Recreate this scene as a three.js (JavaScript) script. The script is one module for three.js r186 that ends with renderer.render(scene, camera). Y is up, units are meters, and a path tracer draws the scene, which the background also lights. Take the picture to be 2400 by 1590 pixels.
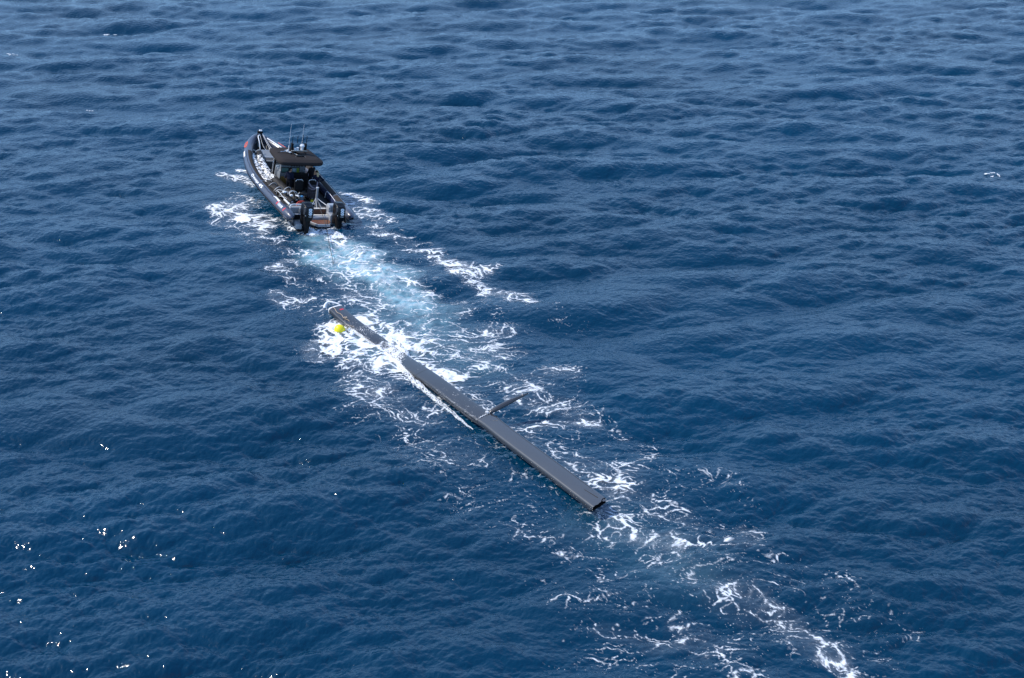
import * as THREE from 'three';
import { RoundedBoxGeometry } from 'three/addons/geometries/RoundedBoxGeometry.js';
import { MarchingCubes } from 'three/addons/objects/MarchingCubes.js';
import { mergeGeometries, mergeVertices, toCreasedNormals } from 'three/addons/utils/BufferGeometryUtils.js';

// ---------------------------------------------------------------- camera, sky, sun, exposure
const scene = new THREE.Scene();
const EYE = 27.33, PITCH = 24.37 * Math.PI / 180;
const camera = new THREE.PerspectiveCamera(2 * Math.atan(795 / 3300) * 180 / Math.PI, 2400 / 1590, 0.5, 30000);
camera.position.set(0, EYE, 0);
camera.rotation.set(-PITCH, 0, 0);
scene.add(camera);

const renderer = new THREE.WebGLRenderer({ antialias: true });
renderer.setSize(1024, 678);
renderer.toneMapping = THREE.LinearToneMapping;
renderer.toneMappingExposure = 1.0;
renderer.shadowMap.enabled = true;

const SUN = new THREE.Vector3(-0.65, 0.755, -0.06).normalize();
{
  const W = 512, H = 256, data = new Float32Array(W * H * 4);
  const sm = (a, b, x) => { const t = Math.min(1, Math.max(0, (x - a) / (b - a))); return t * t * (3 - 2 * t); };
  const hor = [0.40, 0.72, 1.18], mid = [0.45, 0.74, 1.26], zen = [0.14, 0.30, 0.72];
  for (let j = 0; j < H; j++) for (let i = 0; i < W; i++) {
    const el = ((j + 0.5) / H - 0.5) * Math.PI, az = ((i + 0.5) / W - 0.5) * 2 * Math.PI;
    const y = Math.sin(el), c = Math.cos(el), d = Math.cos(az) * c * SUN.x + y * SUN.y + Math.sin(az) * c * SUN.z;
    const s = Math.max(0, y), a = sm(0, 0.45, s), b = sm(0.3, 1, s), glow = 0.55 * Math.pow(Math.max(0, d), 28) + 0.16 * Math.pow(Math.max(0, d), 5);
    for (let k = 0; k < 3; k++) {
      let v = hor[k] * (1 - a) + mid[k] * a; v = v * (1 - b) + zen[k] * b;
      if (y < 0) v = hor[k] * 0.8;
      data[(j * W + i) * 4 + k] = v + (y > 0 ? glow * [1, 0.97, 0.92][k] : 0);
    }
    data[(j * W + i) * 4 + 3] = 1;
  }
  const sky = new THREE.DataTexture(data, W, H, THREE.RGBAFormat, THREE.FloatType);
  sky.mapping = THREE.EquirectangularReflectionMapping; sky.magFilter = THREE.LinearFilter; sky.needsUpdate = true;
  scene.background = sky; scene.environment = sky;
}
const sun = new THREE.DirectionalLight(new THREE.Color(1, 0.95, 0.87), 4.2);
sun.name = 'sun';
sun.position.copy(SUN).multiplyScalar(200).add(new THREE.Vector3(0, 0, -70));
sun.target.position.set(0, 0, -70);
sun.castShadow = true;
Object.assign(sun.shadow.camera, { left: -80, right: 80, top: 80, bottom: -80, near: 1, far: 500 });
sun.shadow.mapSize.set(4096, 4096);
scene.add(sun, sun.target);

// ---------------------------------------------------------------- helpers
function rng(seed) { let s = seed >>> 0; return () => { s = (s + 0x6d2b79f5) | 0; let t = Math.imul(s ^ (s >>> 15), 1 | s); t = (t + Math.imul(t ^ (t >>> 7), 61 | t)) ^ t; return ((t ^ (t >>> 14)) >>> 0) / 4294967296; }; }
const clamp = (x, a = 0, b = 1) => Math.min(b, Math.max(a, x)), lerp = (a, b, t) => a + (b - a) * t;
const smooth = (a, b, x) => { const t = clamp((x - a) / (b - a)); return t * t * (3 - 2 * t); };
const PERM = new Uint8Array(512), GX = new Float32Array(256), GY = new Float32Array(256);
{ const r = rng(77), p = [...Array(256).keys()]; for (let i = 255; i > 0; i--) { const j = Math.floor(r() * (i + 1)); [p[i], p[j]] = [p[j], p[i]]; } for (let i = 0; i < 512; i++) PERM[i] = p[i & 255]; for (let i = 0; i < 256; i++) { GX[i] = Math.cos(i / 256 * 2 * Math.PI * 7); GY[i] = Math.sin(i / 256 * 2 * Math.PI * 7); } }
function noise2(x, y) {                                   // gradient noise, about -0.7 .. 0.7
  const xi = Math.floor(x), yi = Math.floor(y), fx = x - xi, fy = y - yi, X = xi & 255, Y = yi & 255;
  const u = fx * fx * fx * (fx * (fx * 6 - 15) + 10), v = fy * fy * fy * (fy * (fy * 6 - 15) + 10);
  const a = PERM[PERM[X] + Y], b = PERM[PERM[X + 1] + Y], c = PERM[PERM[X] + Y + 1], d = PERM[PERM[X + 1] + Y + 1];
  const n0 = GX[a] * fx + GY[a] * fy, n1 = GX[b] * (fx - 1) + GY[b] * fy, n2 = GX[c] * fx + GY[c] * (fy - 1), n3 = GX[d] * (fx - 1) + GY[d] * (fy - 1);
  return (n0 + (n1 - n0) * u) * (1 - v) + (n2 + (n3 - n2) * u) * v;
}
const used = new Map();
function numbered(name) { const n = used.get(name) ?? 0; used.set(name, n + 1); return n ? name + '_' + String(n).padStart(3, '0') : name; }
function tag(o, label, category, group) { o.userData.label = label; if (category) o.userData.category = category; if (group) o.userData.group = group; return o; }
function lit(o) { o.castShadow = true; o.receiveShadow = true; return o; }
function thing(name, label, category, group) { const o = new THREE.Group(); o.name = numbered(name); scene.add(o); return tag(o, label, category, group); }
function part(name, geometry, material, parent) {
  const g = Array.isArray(geometry) ? join(geometry) : geometry, m = lit(new THREE.Mesh(g, material));
  m.name = parent === scene ? numbered(name) : name; parent.add(m); return m;
}
function join(list) {
  return mergeGeometries(list.map((g) => { const h = g.index ? g.toNonIndexed() : g.clone(); for (const k of Object.keys(h.attributes)) if (!['position', 'normal', 'uv'].includes(k)) h.deleteAttribute(k); if (!h.attributes.uv) h.setAttribute('uv', new THREE.BufferAttribute(new Float32Array(h.attributes.position.count * 2), 2)); h.morphAttributes = {}; return h; }));
}
const V = (x, y, z) => new THREE.Vector3(x, y, z);
// ---------------------------------------------------------------- the sea: three bands of wind waves from a wave spectrum (inverse FFT)
const WIND = 0.10;                                         // waves run towards +z, turned a little towards +x
function fft(re, im, n, inverse) {
  for (let i = 1, j = 0; i < n; i++) { let bit = n >> 1; for (; j & bit; bit >>= 1) j ^= bit; j ^= bit; if (i < j) { let t = re[i]; re[i] = re[j]; re[j] = t; t = im[i]; im[i] = im[j]; im[j] = t; } }
  for (let len = 2; len <= n; len <<= 1) {
    const ang = 2 * Math.PI / len * (inverse ? 1 : -1), h = len >> 1;
    for (let k = 0; k < h; k++) {
      const wr = Math.cos(ang * k), wi = Math.sin(ang * k);
      for (let i = k; i < n; i += len) { const j = i + h, xr = re[j] * wr - im[j] * wi, xi = re[j] * wi + im[j] * wr; re[j] = re[i] - xr; im[j] = im[i] - xi; re[i] += xr; im[i] += xi; }
    }
  }
}
function fft2(re, im, n) {
  for (let y = 0; y < n; y++) fft(re.subarray(y * n, y * n + n), im.subarray(y * n, y * n + n), n, true);
  const a = new Float64Array(n), b = new Float64Array(n);
  for (let x = 0; x < n; x++) { for (let y = 0; y < n; y++) { a[y] = re[y * n + x]; b[y] = im[y * n + x]; } fft(a, b, n, true); for (let y = 0; y < n; y++) { re[y * n + x] = a[y]; im[y * n + x] = b[y]; } }
}
const PEAK = 2 * Math.PI / 7.5, G = 9.81;
function spectrum(k) {                                     // energy per unit wave-number area, arbitrary scale
  if (k < 1e-6) return 0;
  const w = Math.sqrt(G * k), wp = Math.sqrt(G * PEAK), s = w < wp ? 0.07 : 0.09;
  const peak = Math.pow(2.2, Math.exp(-((w - wp) ** 2) / (2 * s * s * wp * wp)));
  return Math.exp(-1.25 * (PEAK / k) ** 2) * peak / k ** 4;
}
function band(n, size, turn, kLow, kHigh, seed, spread, target, chop) {
  const r = rng(seed), gauss = () => Math.sqrt(-2 * Math.log(r() + 1e-12)) * Math.cos(2 * Math.PI * r());
  const re = new Float64Array(n * n), im = new Float64Array(n * n), fx = new Float64Array(n * n), fxi = new Float64Array(n * n), fz = new Float64Array(n * n), fzi = new Float64Array(n * n);
  let slope2 = 0;
  for (let j = 0; j < n; j++) for (let i = 0; i < n; i++) {
    const kx = 2 * Math.PI * (i < n / 2 ? i : i - n) / size, kz = 2 * Math.PI * (j < n / 2 ? j : j - n) / size, k = Math.hypot(kx, kz), o = j * n + i;
    const a = gauss(), b = gauss();
    if (k < kLow || k > kHigh) continue;
    let th = Math.atan2(kx, kz) + turn - WIND; th = Math.atan2(Math.sin(th), Math.cos(th));
    const dir = 0.012 + Math.pow(Math.max(0, Math.cos(th * 0.5)), spread);
    const edge = smooth(kLow * 0.8, kLow * 1.2, k) * (1 - smooth(kHigh * 0.8, kHigh, k) * 0.7);
    const amp = Math.sqrt(spectrum(k) * dir * edge);
    re[o] = amp * a; im[o] = amp * b; slope2 += amp * amp * k * k;
    fx[o] = -im[o] * kx / k; fxi[o] = re[o] * kx / k; fz[o] = -im[o] * kz / k; fzi[o] = re[o] * kz / k;
  }
  const scale = target / Math.sqrt(slope2);
  fft2(re, im, n); fft2(fx, fxi, n); fft2(fz, fzi, n);
  const h = new Float32Array(n * n), dx = new Float32Array(n * n), dz = new Float32Array(n * n);
  for (let o = 0; o < n * n; o++) { h[o] = re[o] * scale; dx[o] = -fx[o] * scale * chop; dz[o] = -fz[o] * scale * chop; }
  return { n, size, c: Math.cos(turn), s: Math.sin(turn), h, dx, dz };
}
const TAU = 2 * Math.PI;
const BANDS = [
  band(512, 120, 0.0, TAU / 24, TAU / 2.6, 11, 30, 0.140, 1.15),
  band(512, 26, 0.6, TAU / 2.6, TAU / 0.50, 23, 16, 0.215, 0.85),
  band(512, 6.5, -0.45, TAU / 0.50, TAU / 0.09, 37, 7, 0.195, 0.4),
];
const out3 = [0, 0, 0];
function sampleBand(b, x, z) {                              // displacement in world axes -> out3
  const lx = (x * b.c - z * b.s) / b.size * b.n, lz = (x * b.s + z * b.c) / b.size * b.n, n = b.n, m = n - 1;
  const xi = Math.floor(lx), zi = Math.floor(lz), u = lx - xi, v = lz - zi;
  const x0 = xi & m, x1 = (xi + 1) & m, z0 = (zi & m) * n, z1 = ((zi + 1) & m) * n;
  const w00 = (1 - u) * (1 - v), w10 = u * (1 - v), w01 = (1 - u) * v, w11 = u * v;
  const f = (a) => a[z0 + x0] * w00 + a[z0 + x1] * w10 + a[z1 + x0] * w01 + a[z1 + x1] * w11;
  const dx = f(b.dx), dz = f(b.dz);
  out3[1] = f(b.h); out3[0] = dx * b.c + dz * b.s; out3[2] = -dx * b.s + dz * b.c;
}
const TRACK = [[-17.0, -86.5], [-11, -75.2], [-8.4, -63.5], [-5.2, -58.9], [3.2, -44.5]];   // bow, stern, mast tip .. broken end: the swell is kept low under them, where the towing flattens it
function underTow(x, z) {
  let d = 1e9;
  for (const k of [0, 2, 3]) { const [ax, ay] = TRACK[k], [bx, by] = TRACK[k + 1], lx = bx - ax, ly = by - ay, t = clamp(((x - ax) * lx + (z - ay) * ly) / (lx * lx + ly * ly)); d = Math.min(d, Math.hypot(x - ax - lx * t, z - ay - ly * t)); }
  return 1 - smooth(1.4, 6, d);
}
function displaced(x, z, calm, fine, res) {                 // where the sea point (x, z) at rest lies now; calm: 0 open sea .. 1 churned flat by the wake
  const gust = 0.9 + 0.7 * noise2(x * 0.045 + 3.1, z * 0.06 - 7.7) + 0.45 * noise2(x * 0.16, z * 0.2);
  const far = 1 - smooth(250, 900, Math.hypot(x, z));
  const low = 1 - 0.8 * underTow(x, z), weights = [(1 - 0.45 * calm) * far * low, (1 - 0.55 * calm) * gust * far * (0.4 + 0.6 * low), (1 - 0.25 * calm) * fine * gust * far];
  let px = x, py = 0, pz = z;
  for (let k = 0; k < 3; k++) { if (weights[k] < 0.01) continue; sampleBand(BANDS[k], x, z); px += out3[0] * weights[k]; py += out3[1] * weights[k]; pz += out3[2] * weights[k]; }
  res[0] = px; res[1] = py; res[2] = pz;
  return res;
}
const FOAM = [   // [density, radius in metres, then the sea points that the line runs through]
  [.95, .6, [-12.2, -75.8], [-11.3, -74.9]],
  [.85, .6, [-10.3, -75.1], [-9.5, -73.5]],
  [.55, .9, [-11.6, -75.4], [-10.4, -73.2]],
  [.7, 1.2, [-10.3, -71.2], [-9.0, -69.2]],
  [.7, 1.0, [-9.1, -73.5], [-7.5, -70.7]],
  [.5, 1.2, [-7.9, -70.7], [-5.7, -67.7]],
  [.55, .8, [-6.0, -69.2], [-5.2, -67.7], [-4.5, -65.9], [-3.8, -64.8]],
  [.5, 2.4, [-9.0, -68.7], [-6.5, -65.8], [-4.4, -63.4]],
  [.5, .7, [-9.0, -67.7], [-7.6, -65.7], [-6.9, -64.4]],
  [.4, 1.5, [-6.8, -64.2], [-5.5, -62.3], [-4.6, -61.3]],
  [.55, .5, [-3.9, -62.9], [-2.4, -63.1], [-2.7, -64.0]],
  [.5, 1.2, [-4.2, -61.3], [-2.2, -60.5], [-1.0, -60.7]],
  [.45, 1.2, [-3.4, -59.4], [-1.7, -59.7], [-1.1, -61.1]],
  [.5, .8, [-2.5, -58.8], [-0.5, -58.6], [0.1, -59.0]],
  [.35, .8, [-0.6, -62.7], [0.2, -61.5]],
  [.75, .6, [-5.5, -71.9], [-4.3, -71.9], [-3.6, -70.4]],
  [.8, .8, [-3.6, -70.4], [-2.6, -69.2], [-1.6, -69.2]],
  [.72, .6, [-2.9, -68.2], [-1.8, -67.3], [-1.0, -66.2], [0.7, -64.8]],
  [.72, .5, [-1.0, -66.8], [0.8, -65.5]],
  [.35, .5, [1.7, -64.0], [3.1, -62.1]],
  [.35, .5, [-5.3, -70.4], [-2.9, -69.2]],
  [.24, 1.0, [-3.1, -64.8], [0.3, -63.3]],
  [.85, .5, [-18.5, -85.5], [-17.1, -84.7], [-16.0, -83.4]],
  [.9, .3, [-17.4, -86.6], [-16.7, -86.1]],
  [.85, 1.0, [-17.3, -79.2], [-15.7, -77.7], [-13.9, -76.3]],
  [.6, .7, [-16.9, -81.1], [-15.2, -79.8]],
  [.6, .9, [-16.8, -77.2], [-14.1, -75.4]],
  [.52, .8, [-14.7, -74.9], [-13.5, -73.2], [-12.7, -72.4]],
  [.33, .6, [-13.0, -74.3], [-11.9, -72.1]],
  [.68, .5, [-12.6, -69.2], [-12.1, -70.4], [-11.6, -70.2]],
  [.5, .6, [-12.3, -68.9], [-11.4, -68.0]],
  [.68, .6, [-12.1, -65.7], [-11.3, -64.8], [-10.3, -65.5]],
  [.42, .5, [-11.1, -64.4], [-10.0, -63.3], [-9.2, -62.7]],
  [.36, .4, [-10.0, -63.3], [-8.9, -64.2]],
  [.5, .5, [-9.1, -61.5], [-8.7, -62.3]],
  [.85, .5, [-10.5, -82.1], [-9.4, -81.4], [-8.4, -80.1]],
  [.72, .8, [-10.2, -80.1], [-8.8, -78.6], [-8.4, -78.0]],
  [.62, .6, [-7.9, -77.5], [-7.1, -76.6]],
  [.58, .7, [-8.0, -75.4], [-5.5, -73.5]],
  [.3, .8, [-9.2, -75.3], [-7.2, -74.6]],
  [.88, 1.0, [-8.8, -59.0], [-8.1, -60.9], [-7.1, -61.3]],
  [.92, .7, [-8.3, -62.0], [-7.2, -62.2]],
  [.88, 1.3, [-7.7, -60.3], [-5.9, -59.0]],
  [.95, .8, [-5.9, -58.7], [-4.6, -56.9]],
  [.9, 1.0, [-8.2, -60.1], [-6.9, -58.7]],
  [.85, 1.0, [-7.0, -58.4], [-5.1, -58.0]],
  [.5, 1.0, [-6.5, -57.3], [-4.6, -56.4]],
  [.86, .5, [-7.3, -62.9], [-6.2, -61.1], [-5.2, -59.6]],
  [1, .7, [-5.4, -60.1], [-5.0, -58.7]],
  [.75, .9, [-6.2, -61.3], [-4.5, -59.7], [-3.8, -58.6]],
  [.85, .8, [-5.0, -58.8], [-3.6, -57.0], [-2.4, -55.0]],
  [.65, .6, [-2.4, -55.0], [-1.5, -53.5]],
  [.42, 2.2, [-2.9, -57.3], [-0.9, -56.4], [0.6, -55.1]],
  [.55, .5, [0.3, -56.3], [2.8, -56.3]],
  [.5, .4, [1.7, -57.2], [2.8, -55.9]],
  [.55, .9, [-6.8, -57.2], [-6.3, -54.1]],
  [.5, .9, [-6.1, -56.9], [-5.7, -55.0], [-4.8, -53.7]],
  [.45, 1.2, [-6.3, -53.9], [-4.0, -52.6]],
  [.45, .8, [-5.4, -52.7], [-3.6, -52.1]],
  [.58, .9, [0.3, -54.2], [3.2, -52.2]],
  [.72, .4, [0.8, -51.6], [3.4, -52.0]],
  [.51, .8, [-0.1, -51.0], [2.8, -48.2], [4.5, -47.8]],
  [.51, .8, [2.0, -48.2], [3.9, -46.5]],
  [.83, .5, [3.6, -47.1], [4.1, -46.5]],
  [.30, 2.8, [1.4, -50.8], [4.9, -47.3]],
  [.3, 1.0, [3.5, -51.6], [5.4, -49.0]],
  [.48, 1.0, [-4.5, -51.0], [-2.1, -49.2]],
  [.37, .9, [-3.0, -48.7], [-0.3, -48.0]],
  [.30, .8, [-2.3, -47.0], [2.1, -46.1]],
  [.31, 1.2, [-1.3, -45.1], [1.7, -43.4]],
  [.37, .6, [0.3, -43.6], [3.7, -43.0]],
  [.64, .7, [3.5, -44.9], [3.9, -43.6], [4.9, -43.1], [5.8, -42.6]],
  [.46, .8, [4.4, -47.0], [5.7, -45.1], [6.6, -44.2]],
  [.51, .5, [5.5, -42.9], [8.5, -42.5], [8.4, -43.7]],
  [.37, 1.6, [3.8, -44.3], [7.6, -40.6]],
  [.46, 1.0, [5.7, -41.5], [7.7, -38.9]],
  [.57, .8, [7.5, -39.7], [9.3, -37.7], [9.8, -36.6]],
  [.64, .5, [9.5, -37.0], [10.1, -35.9], [10.7, -35.1]],
  [.39, .9, [1.8, -42.8], [4.4, -40.6]],
  [.37, .8, [1.4, -39.4], [5.3, -38.4]],
  [.51, .5, [2.8, -37.7], [4.9, -36.5], [6.0, -37.0]],
  [.41, .8, [5.1, -37.7], [7.0, -36.6]],
  [.46, .4, [5.9, -36.0], [6.8, -36.8]],
  [.25, .9, [7.8, -46.7], [8.1, -42.8]],
  [.28, .6, [9.3, -41.4], [12.9, -37.9]],
  [.26, .6, [10.7, -40.6], [11.7, -38.9]],
  [.33, 1.2, [2.7, -36.1], [6.6, -35.1]],
  [.24, 1.0, [10.6, -38.9], [11.3, -35.7]],
];
const AIR = [   // [density, radius in metres, then the sea points that the line runs through]
  [.6, .8, [-11.1, -74.2], [-10.3, -71.2]],
  [1, 1.0, [-10.3, -71.2], [-9.1, -70.0]],
  [.95, .9, [-9.0, -72.7], [-7.8, -70.7]],
  [1, 1.15, [-9.1, -69.8], [-6.8, -68.3]],
  [.85, 1.1, [-6.8, -68.3], [-4.9, -64.6]],
  [.55, 1.1, [-4.9, -64.6], [-4.1, -62.7]],
  [.3, 1.6, [-5.9, -62.7], [-4.1, -61.1]],
  [.4, 1.2, [-6.8, -60.1], [-5.3, -58.7]],
  [.2, 1.3, [-3.0, -59.6], [-1.7, -57.3]],
  [.12, 1.4, [3.6, -43.9], [5.9, -40.9]],
];
// the wake's own frame: s along the tow line towards the viewer, t across it; coarse fields of foam cover and of bubbles under the surface
const AX = [0.536, 0.844], ORG = [-13, -90];
const toST = (x, z) => { const a = x - ORG[0], b = z - ORG[1]; return [a * AX[0] + b * AX[1], a * AX[1] - b * AX[0]]; };
const FIELD = { s0: -6, t0: -23, ns: 360, nt: 160, d: 0.2 };     // 72 m x 32 m
function drawField(strokes, soft) {
  const f = new Float32Array(FIELD.ns * FIELD.nt);
  for (const [density, radius, ...pts] of strokes) {
    const q = pts.map(([x, z]) => toST(x, z)), reach = radius * 2.2;
    for (let k = 0; k + 1 < q.length; k++) {
      const [ax, ay] = q[k], [bx, by] = q[k + 1], lx = bx - ax, ly = by - ay, l2 = lx * lx + ly * ly + 1e-9;
      const i0 = Math.max(0, Math.floor((Math.min(ax, bx) - reach - FIELD.s0) / FIELD.d)), i1 = Math.min(FIELD.ns - 1, Math.ceil((Math.max(ax, bx) + reach - FIELD.s0) / FIELD.d));
      const j0 = Math.max(0, Math.floor((Math.min(ay, by) - reach - FIELD.t0) / FIELD.d)), j1 = Math.min(FIELD.nt - 1, Math.ceil((Math.max(ay, by) + reach - FIELD.t0) / FIELD.d));
      for (let j = j0; j <= j1; j++) for (let i = i0; i <= i1; i++) {
        let px = FIELD.s0 + i * FIELD.d, py = FIELD.t0 + j * FIELD.d;
        px += noise2(px * 0.7 + 9, py * 0.7) * 0.9 * Math.min(1, radius); py += noise2(px * 0.7, py * 0.7 + 31) * 0.9 * Math.min(1, radius);
        const t = clamp(((px - ax) * lx + (py - ay) * ly) / l2), d = Math.hypot(px - ax - lx * t, py - ay - ly * t);
        const v = density * (1 - smooth(radius * soft, radius * 2.0, d)), o = j * FIELD.ns + i;
        f[o] = Math.max(f[o], v) + 0.25 * Math.min(f[o], v) * (1 - Math.max(f[o], v));
      }
    }
  }
  return f;
}
const foamField = drawField(FOAM, 0.3), airField = drawField(AIR, 0.1);
function field(f, x, z) {
  const [s, t] = toST(x, z), a = (s - FIELD.s0) / FIELD.d, b = (t - FIELD.t0) / FIELD.d, i = Math.floor(a), j = Math.floor(b);
  if (i < 0 || j < 0 || i >= FIELD.ns - 1 || j >= FIELD.nt - 1) return 0;
  const u = a - i, v = b - j, o = j * FIELD.ns + i;
  return (f[o] * (1 - u) + f[o + 1] * u) * (1 - v) + (f[o + FIELD.ns] * (1 - u) + f[o + FIELD.ns + 1] * u) * v;
}

// one sheet to the horizon: rows and columns close together where the photograph looks, wide apart elsewhere
const rows = [0.5], cols = [];
for (let r = 4; r < 30; r += 3.5) rows.push(r);
{ const a0 = Math.atan(EYE / 31), a1 = Math.atan(EYE / 172), n = 800; for (let i = 0; i <= n; i++) rows.push(EYE / Math.tan(lerp(a0, a1, i / n))); for (let r = 172 * 1.03, g = 1.03; r < 16000; r *= (g = Math.min(1.16, g + 0.004))) rows.push(r); }
{ const e = 27 * Math.PI / 180, n = 1160, side = []; for (let a = e, st = 2 * e / n; ; ) { st *= 1.16; a += Math.min(st, 0.12); if (a > Math.PI - 0.05) break; side.push(a); } for (const a of [...side].reverse()) cols.push(-a); for (let i = 0; i <= n; i++) cols.push(lerp(-e, e, i / n)); for (const a of side) cols.push(a); }
const NR = rows.length, NC = cols.length;
const seaPos = new Float32Array((NR * NC + 1) * 3), seaCol = new Float32Array((NR * NC + 1) * 3), seaUv = new Float32Array((NR * NC + 1) * 2), calmAt = new Float32Array(NR * NC), p3 = [0, 0, 0];
const DEEP = [0.0000, 0.0275, 0.063], MILKY = [0.26, 0.53, 0.61], TILE = 7.3, TC = Math.cos(0.35), TS = Math.sin(0.35);
for (let i = 0, o = 0; i < NR; i++) for (let j = 0; j < NC; j++, o++) {
  const x = rows[i] * Math.sin(cols[j]), z = -rows[i] * Math.cos(cols[j]);
  let foam = 0, air = 0;
  if (rows[i] < 110 && Math.abs(cols[j]) < 0.6) { foam = field(foamField, x, z); air = field(airField, x, z); }
  calmAt[o] = Math.min(1, foam * 0.9 + air * 0.8);
  displaced(x, z, calmAt[o], 1 - 0.25 * smooth(60, 160, rows[i]), p3);
  if (air > 0.01) p3[1] += air * (0.07 + 0.16 * noise2(x * 0.8 + 50, z * 0.8) + 0.10 * noise2(x * 2.1, z * 2.1 + 50) + 0.05 * noise2(x * 4.6, z * 4.6));   // the propellers' boil
  seaPos.set(p3, o * 3);
  if (air > 0.003) {
    const cloud = clamp(0.75 + 0.55 * noise2(x * 0.9, z * 0.9) + 0.5 * noise2(x * 2.3 + 5, z * 2.3) + 0.3 * noise2(x * 5, z * 5)); air = clamp(air * cloud);
  }
  const blotch = 1 + 0.22 * noise2(x * 0.06 + 1, z * 0.06) + 0.1 * noise2(x * 0.3, z * 0.3);
  for (let k = 0; k < 3; k++) seaCol[o * 3 + k] = lerp(DEEP[k] * blotch, MILKY[k], air * air * 0.35 + air * 0.55);
  seaUv[o * 2] = (x * TC - z * TS) / TILE; seaUv[o * 2 + 1] = -(x * TS + z * TC) / TILE;
}
const hub = NR * NC; seaPos.set([0, 0, 0], hub * 3); seaCol.set(DEEP, hub * 3);
const seaGeo = new THREE.BufferGeometry();
{
  const idx = new Uint32Array(((NR - 1) * NC * 2 + NC) * 3); let q = 0;
  for (let j = 0; j < NC; j++) { idx[q++] = hub; idx[q++] = (j + 1) % NC; idx[q++] = j; }
  for (let i = 0; i < NR - 1; i++) for (let j = 0; j < NC; j++) { const a = i * NC + j, b = i * NC + (j + 1) % NC, c = a + NC, d = b + NC; idx[q++] = a; idx[q++] = b; idx[q++] = d; idx[q++] = a; idx[q++] = d; idx[q++] = c; }
  seaGeo.setIndex(new THREE.BufferAttribute(idx, 1));
  seaGeo.setAttribute('position', new THREE.BufferAttribute(seaPos, 3));
  seaGeo.setAttribute('color', new THREE.BufferAttribute(seaCol, 3));
  seaGeo.setAttribute('uv', new THREE.BufferAttribute(seaUv, 2));
  seaGeo.computeVertexNormals();
}
// the finest ripples, too small for the sheet's own points: a tile of the same wind spectrum as a normal map
const rippleMap = (() => {
  const b = band(512, TILE, 0.35, TAU / 0.45, TAU / 0.032, 91, 4, 0.135, 0), n = b.n, px = TILE / n, data = new Uint8Array(n * n * 4);
  for (let y = 0; y < n; y++) for (let x = 0; x < n; x++) {
    const at = (a, c) => b.h[((c + n) % n) * n + ((a + n) % n)], sx = (at(x + 1, y) - at(x - 1, y)) / (2 * px), sz = (at(x, y + 1) - at(x, y - 1)) / (2 * px);
    const l = 1 / Math.hypot(sx, sz, 1), o = (((n - y) % n) * n + x) * 4;   // v runs against the tile's second axis
    data[o] = 127.5 - sx * l * 127.5; data[o + 1] = 127.5 + sz * l * 127.5; data[o + 2] = 127.5 + l * 127.5; data[o + 3] = 255;
  }
  const t = new THREE.DataTexture(data, n, n); t.wrapS = t.wrapT = THREE.RepeatWrapping; t.magFilter = THREE.LinearFilter; t.needsUpdate = true; return t;
})();
const water = new THREE.MeshPhysicalMaterial({ vertexColors: true, roughness: 0.07, ior: 1.333, normalMap: rippleMap, normalScale: new THREE.Vector2(1, 1) });
water.name = 'sea_water';
const sea = lit(new THREE.Mesh(seaGeo, water)); sea.name = 'sea'; sea.userData.kind = 'structure'; scene.add(sea);
tag(sea, 'deep blue open sea with short wind waves and sun glints', 'sea');
function seaHeight(x, z) {                                  // height of the water over a place
  let a = x, b = z; const calm = () => Math.min(1, field(foamField, a, b) * 0.9 + field(airField, a, b) * 0.8), fine = 1 - 0.25 * smooth(60, 160, Math.hypot(x, z));
  for (let k = 0; k < 4; k++) { displaced(a, b, calm(), fine, p3); a += x - p3[0]; b += z - p3[2]; }
  return p3[1];
}

// ---------------------------------------------------------------- foam: lace, streaks and churned white water lying on the sea
const FT = { s0: -6, s1: 66, t0: -23, t1: 9, n: 2048 };
function foamWeb(x, z) {                                    // how readily foam gathers at a place: threads, knots and grain
  const wx = x + 0.75 * noise2(x * 0.42, z * 0.42) + 0.28 * noise2(x * 1.5 + 4, z * 1.5) + 0.08 * noise2(x * 5, z * 5), wz = z + 0.75 * noise2(x * 0.42 + 17, z * 0.42) + 0.28 * noise2(x * 1.5, z * 1.5 + 8) + 0.08 * noise2(x * 5 + 3, z * 5);
  const r1 = 1 - Math.abs(noise2(wx * 0.7, wz * 0.9)) * 3.2, r2 = 1 - Math.abs(noise2(wx * 1.9 + 40, wz * 2.3)) * 2.7, r3 = 1 - Math.abs(noise2(wx * 4.6, wz * 5.4 + 60)) * 2.3;
  const grain = noise2(wx * 8, wz * 9) + 0.7 * noise2(wx * 18, wz * 19), patch = noise2(x * 0.8 + 33, z * 0.9);
  return Math.max(r1, r2 * 0.92 + 0.2 * patch) * 0.95 + r3 * 0.20 + grain * 0.21 + patch * 0.24;
}
const webSorted = (() => { const r = rng(5), a = new Float32Array(20000); for (let i = 0; i < a.length; i++) a[i] = foamWeb(r() * 60, r() * 60); return a.sort(); })();
const webOver = (share) => webSorted[Math.floor(clamp(1 - share, 0, 0.9999) * (webSorted.length - 1))];   // the value that this share of places exceeds
const wx2 = (x, z) => x + 0.5 * noise2(x * 0.9 + 3, z * 0.9);
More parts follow.
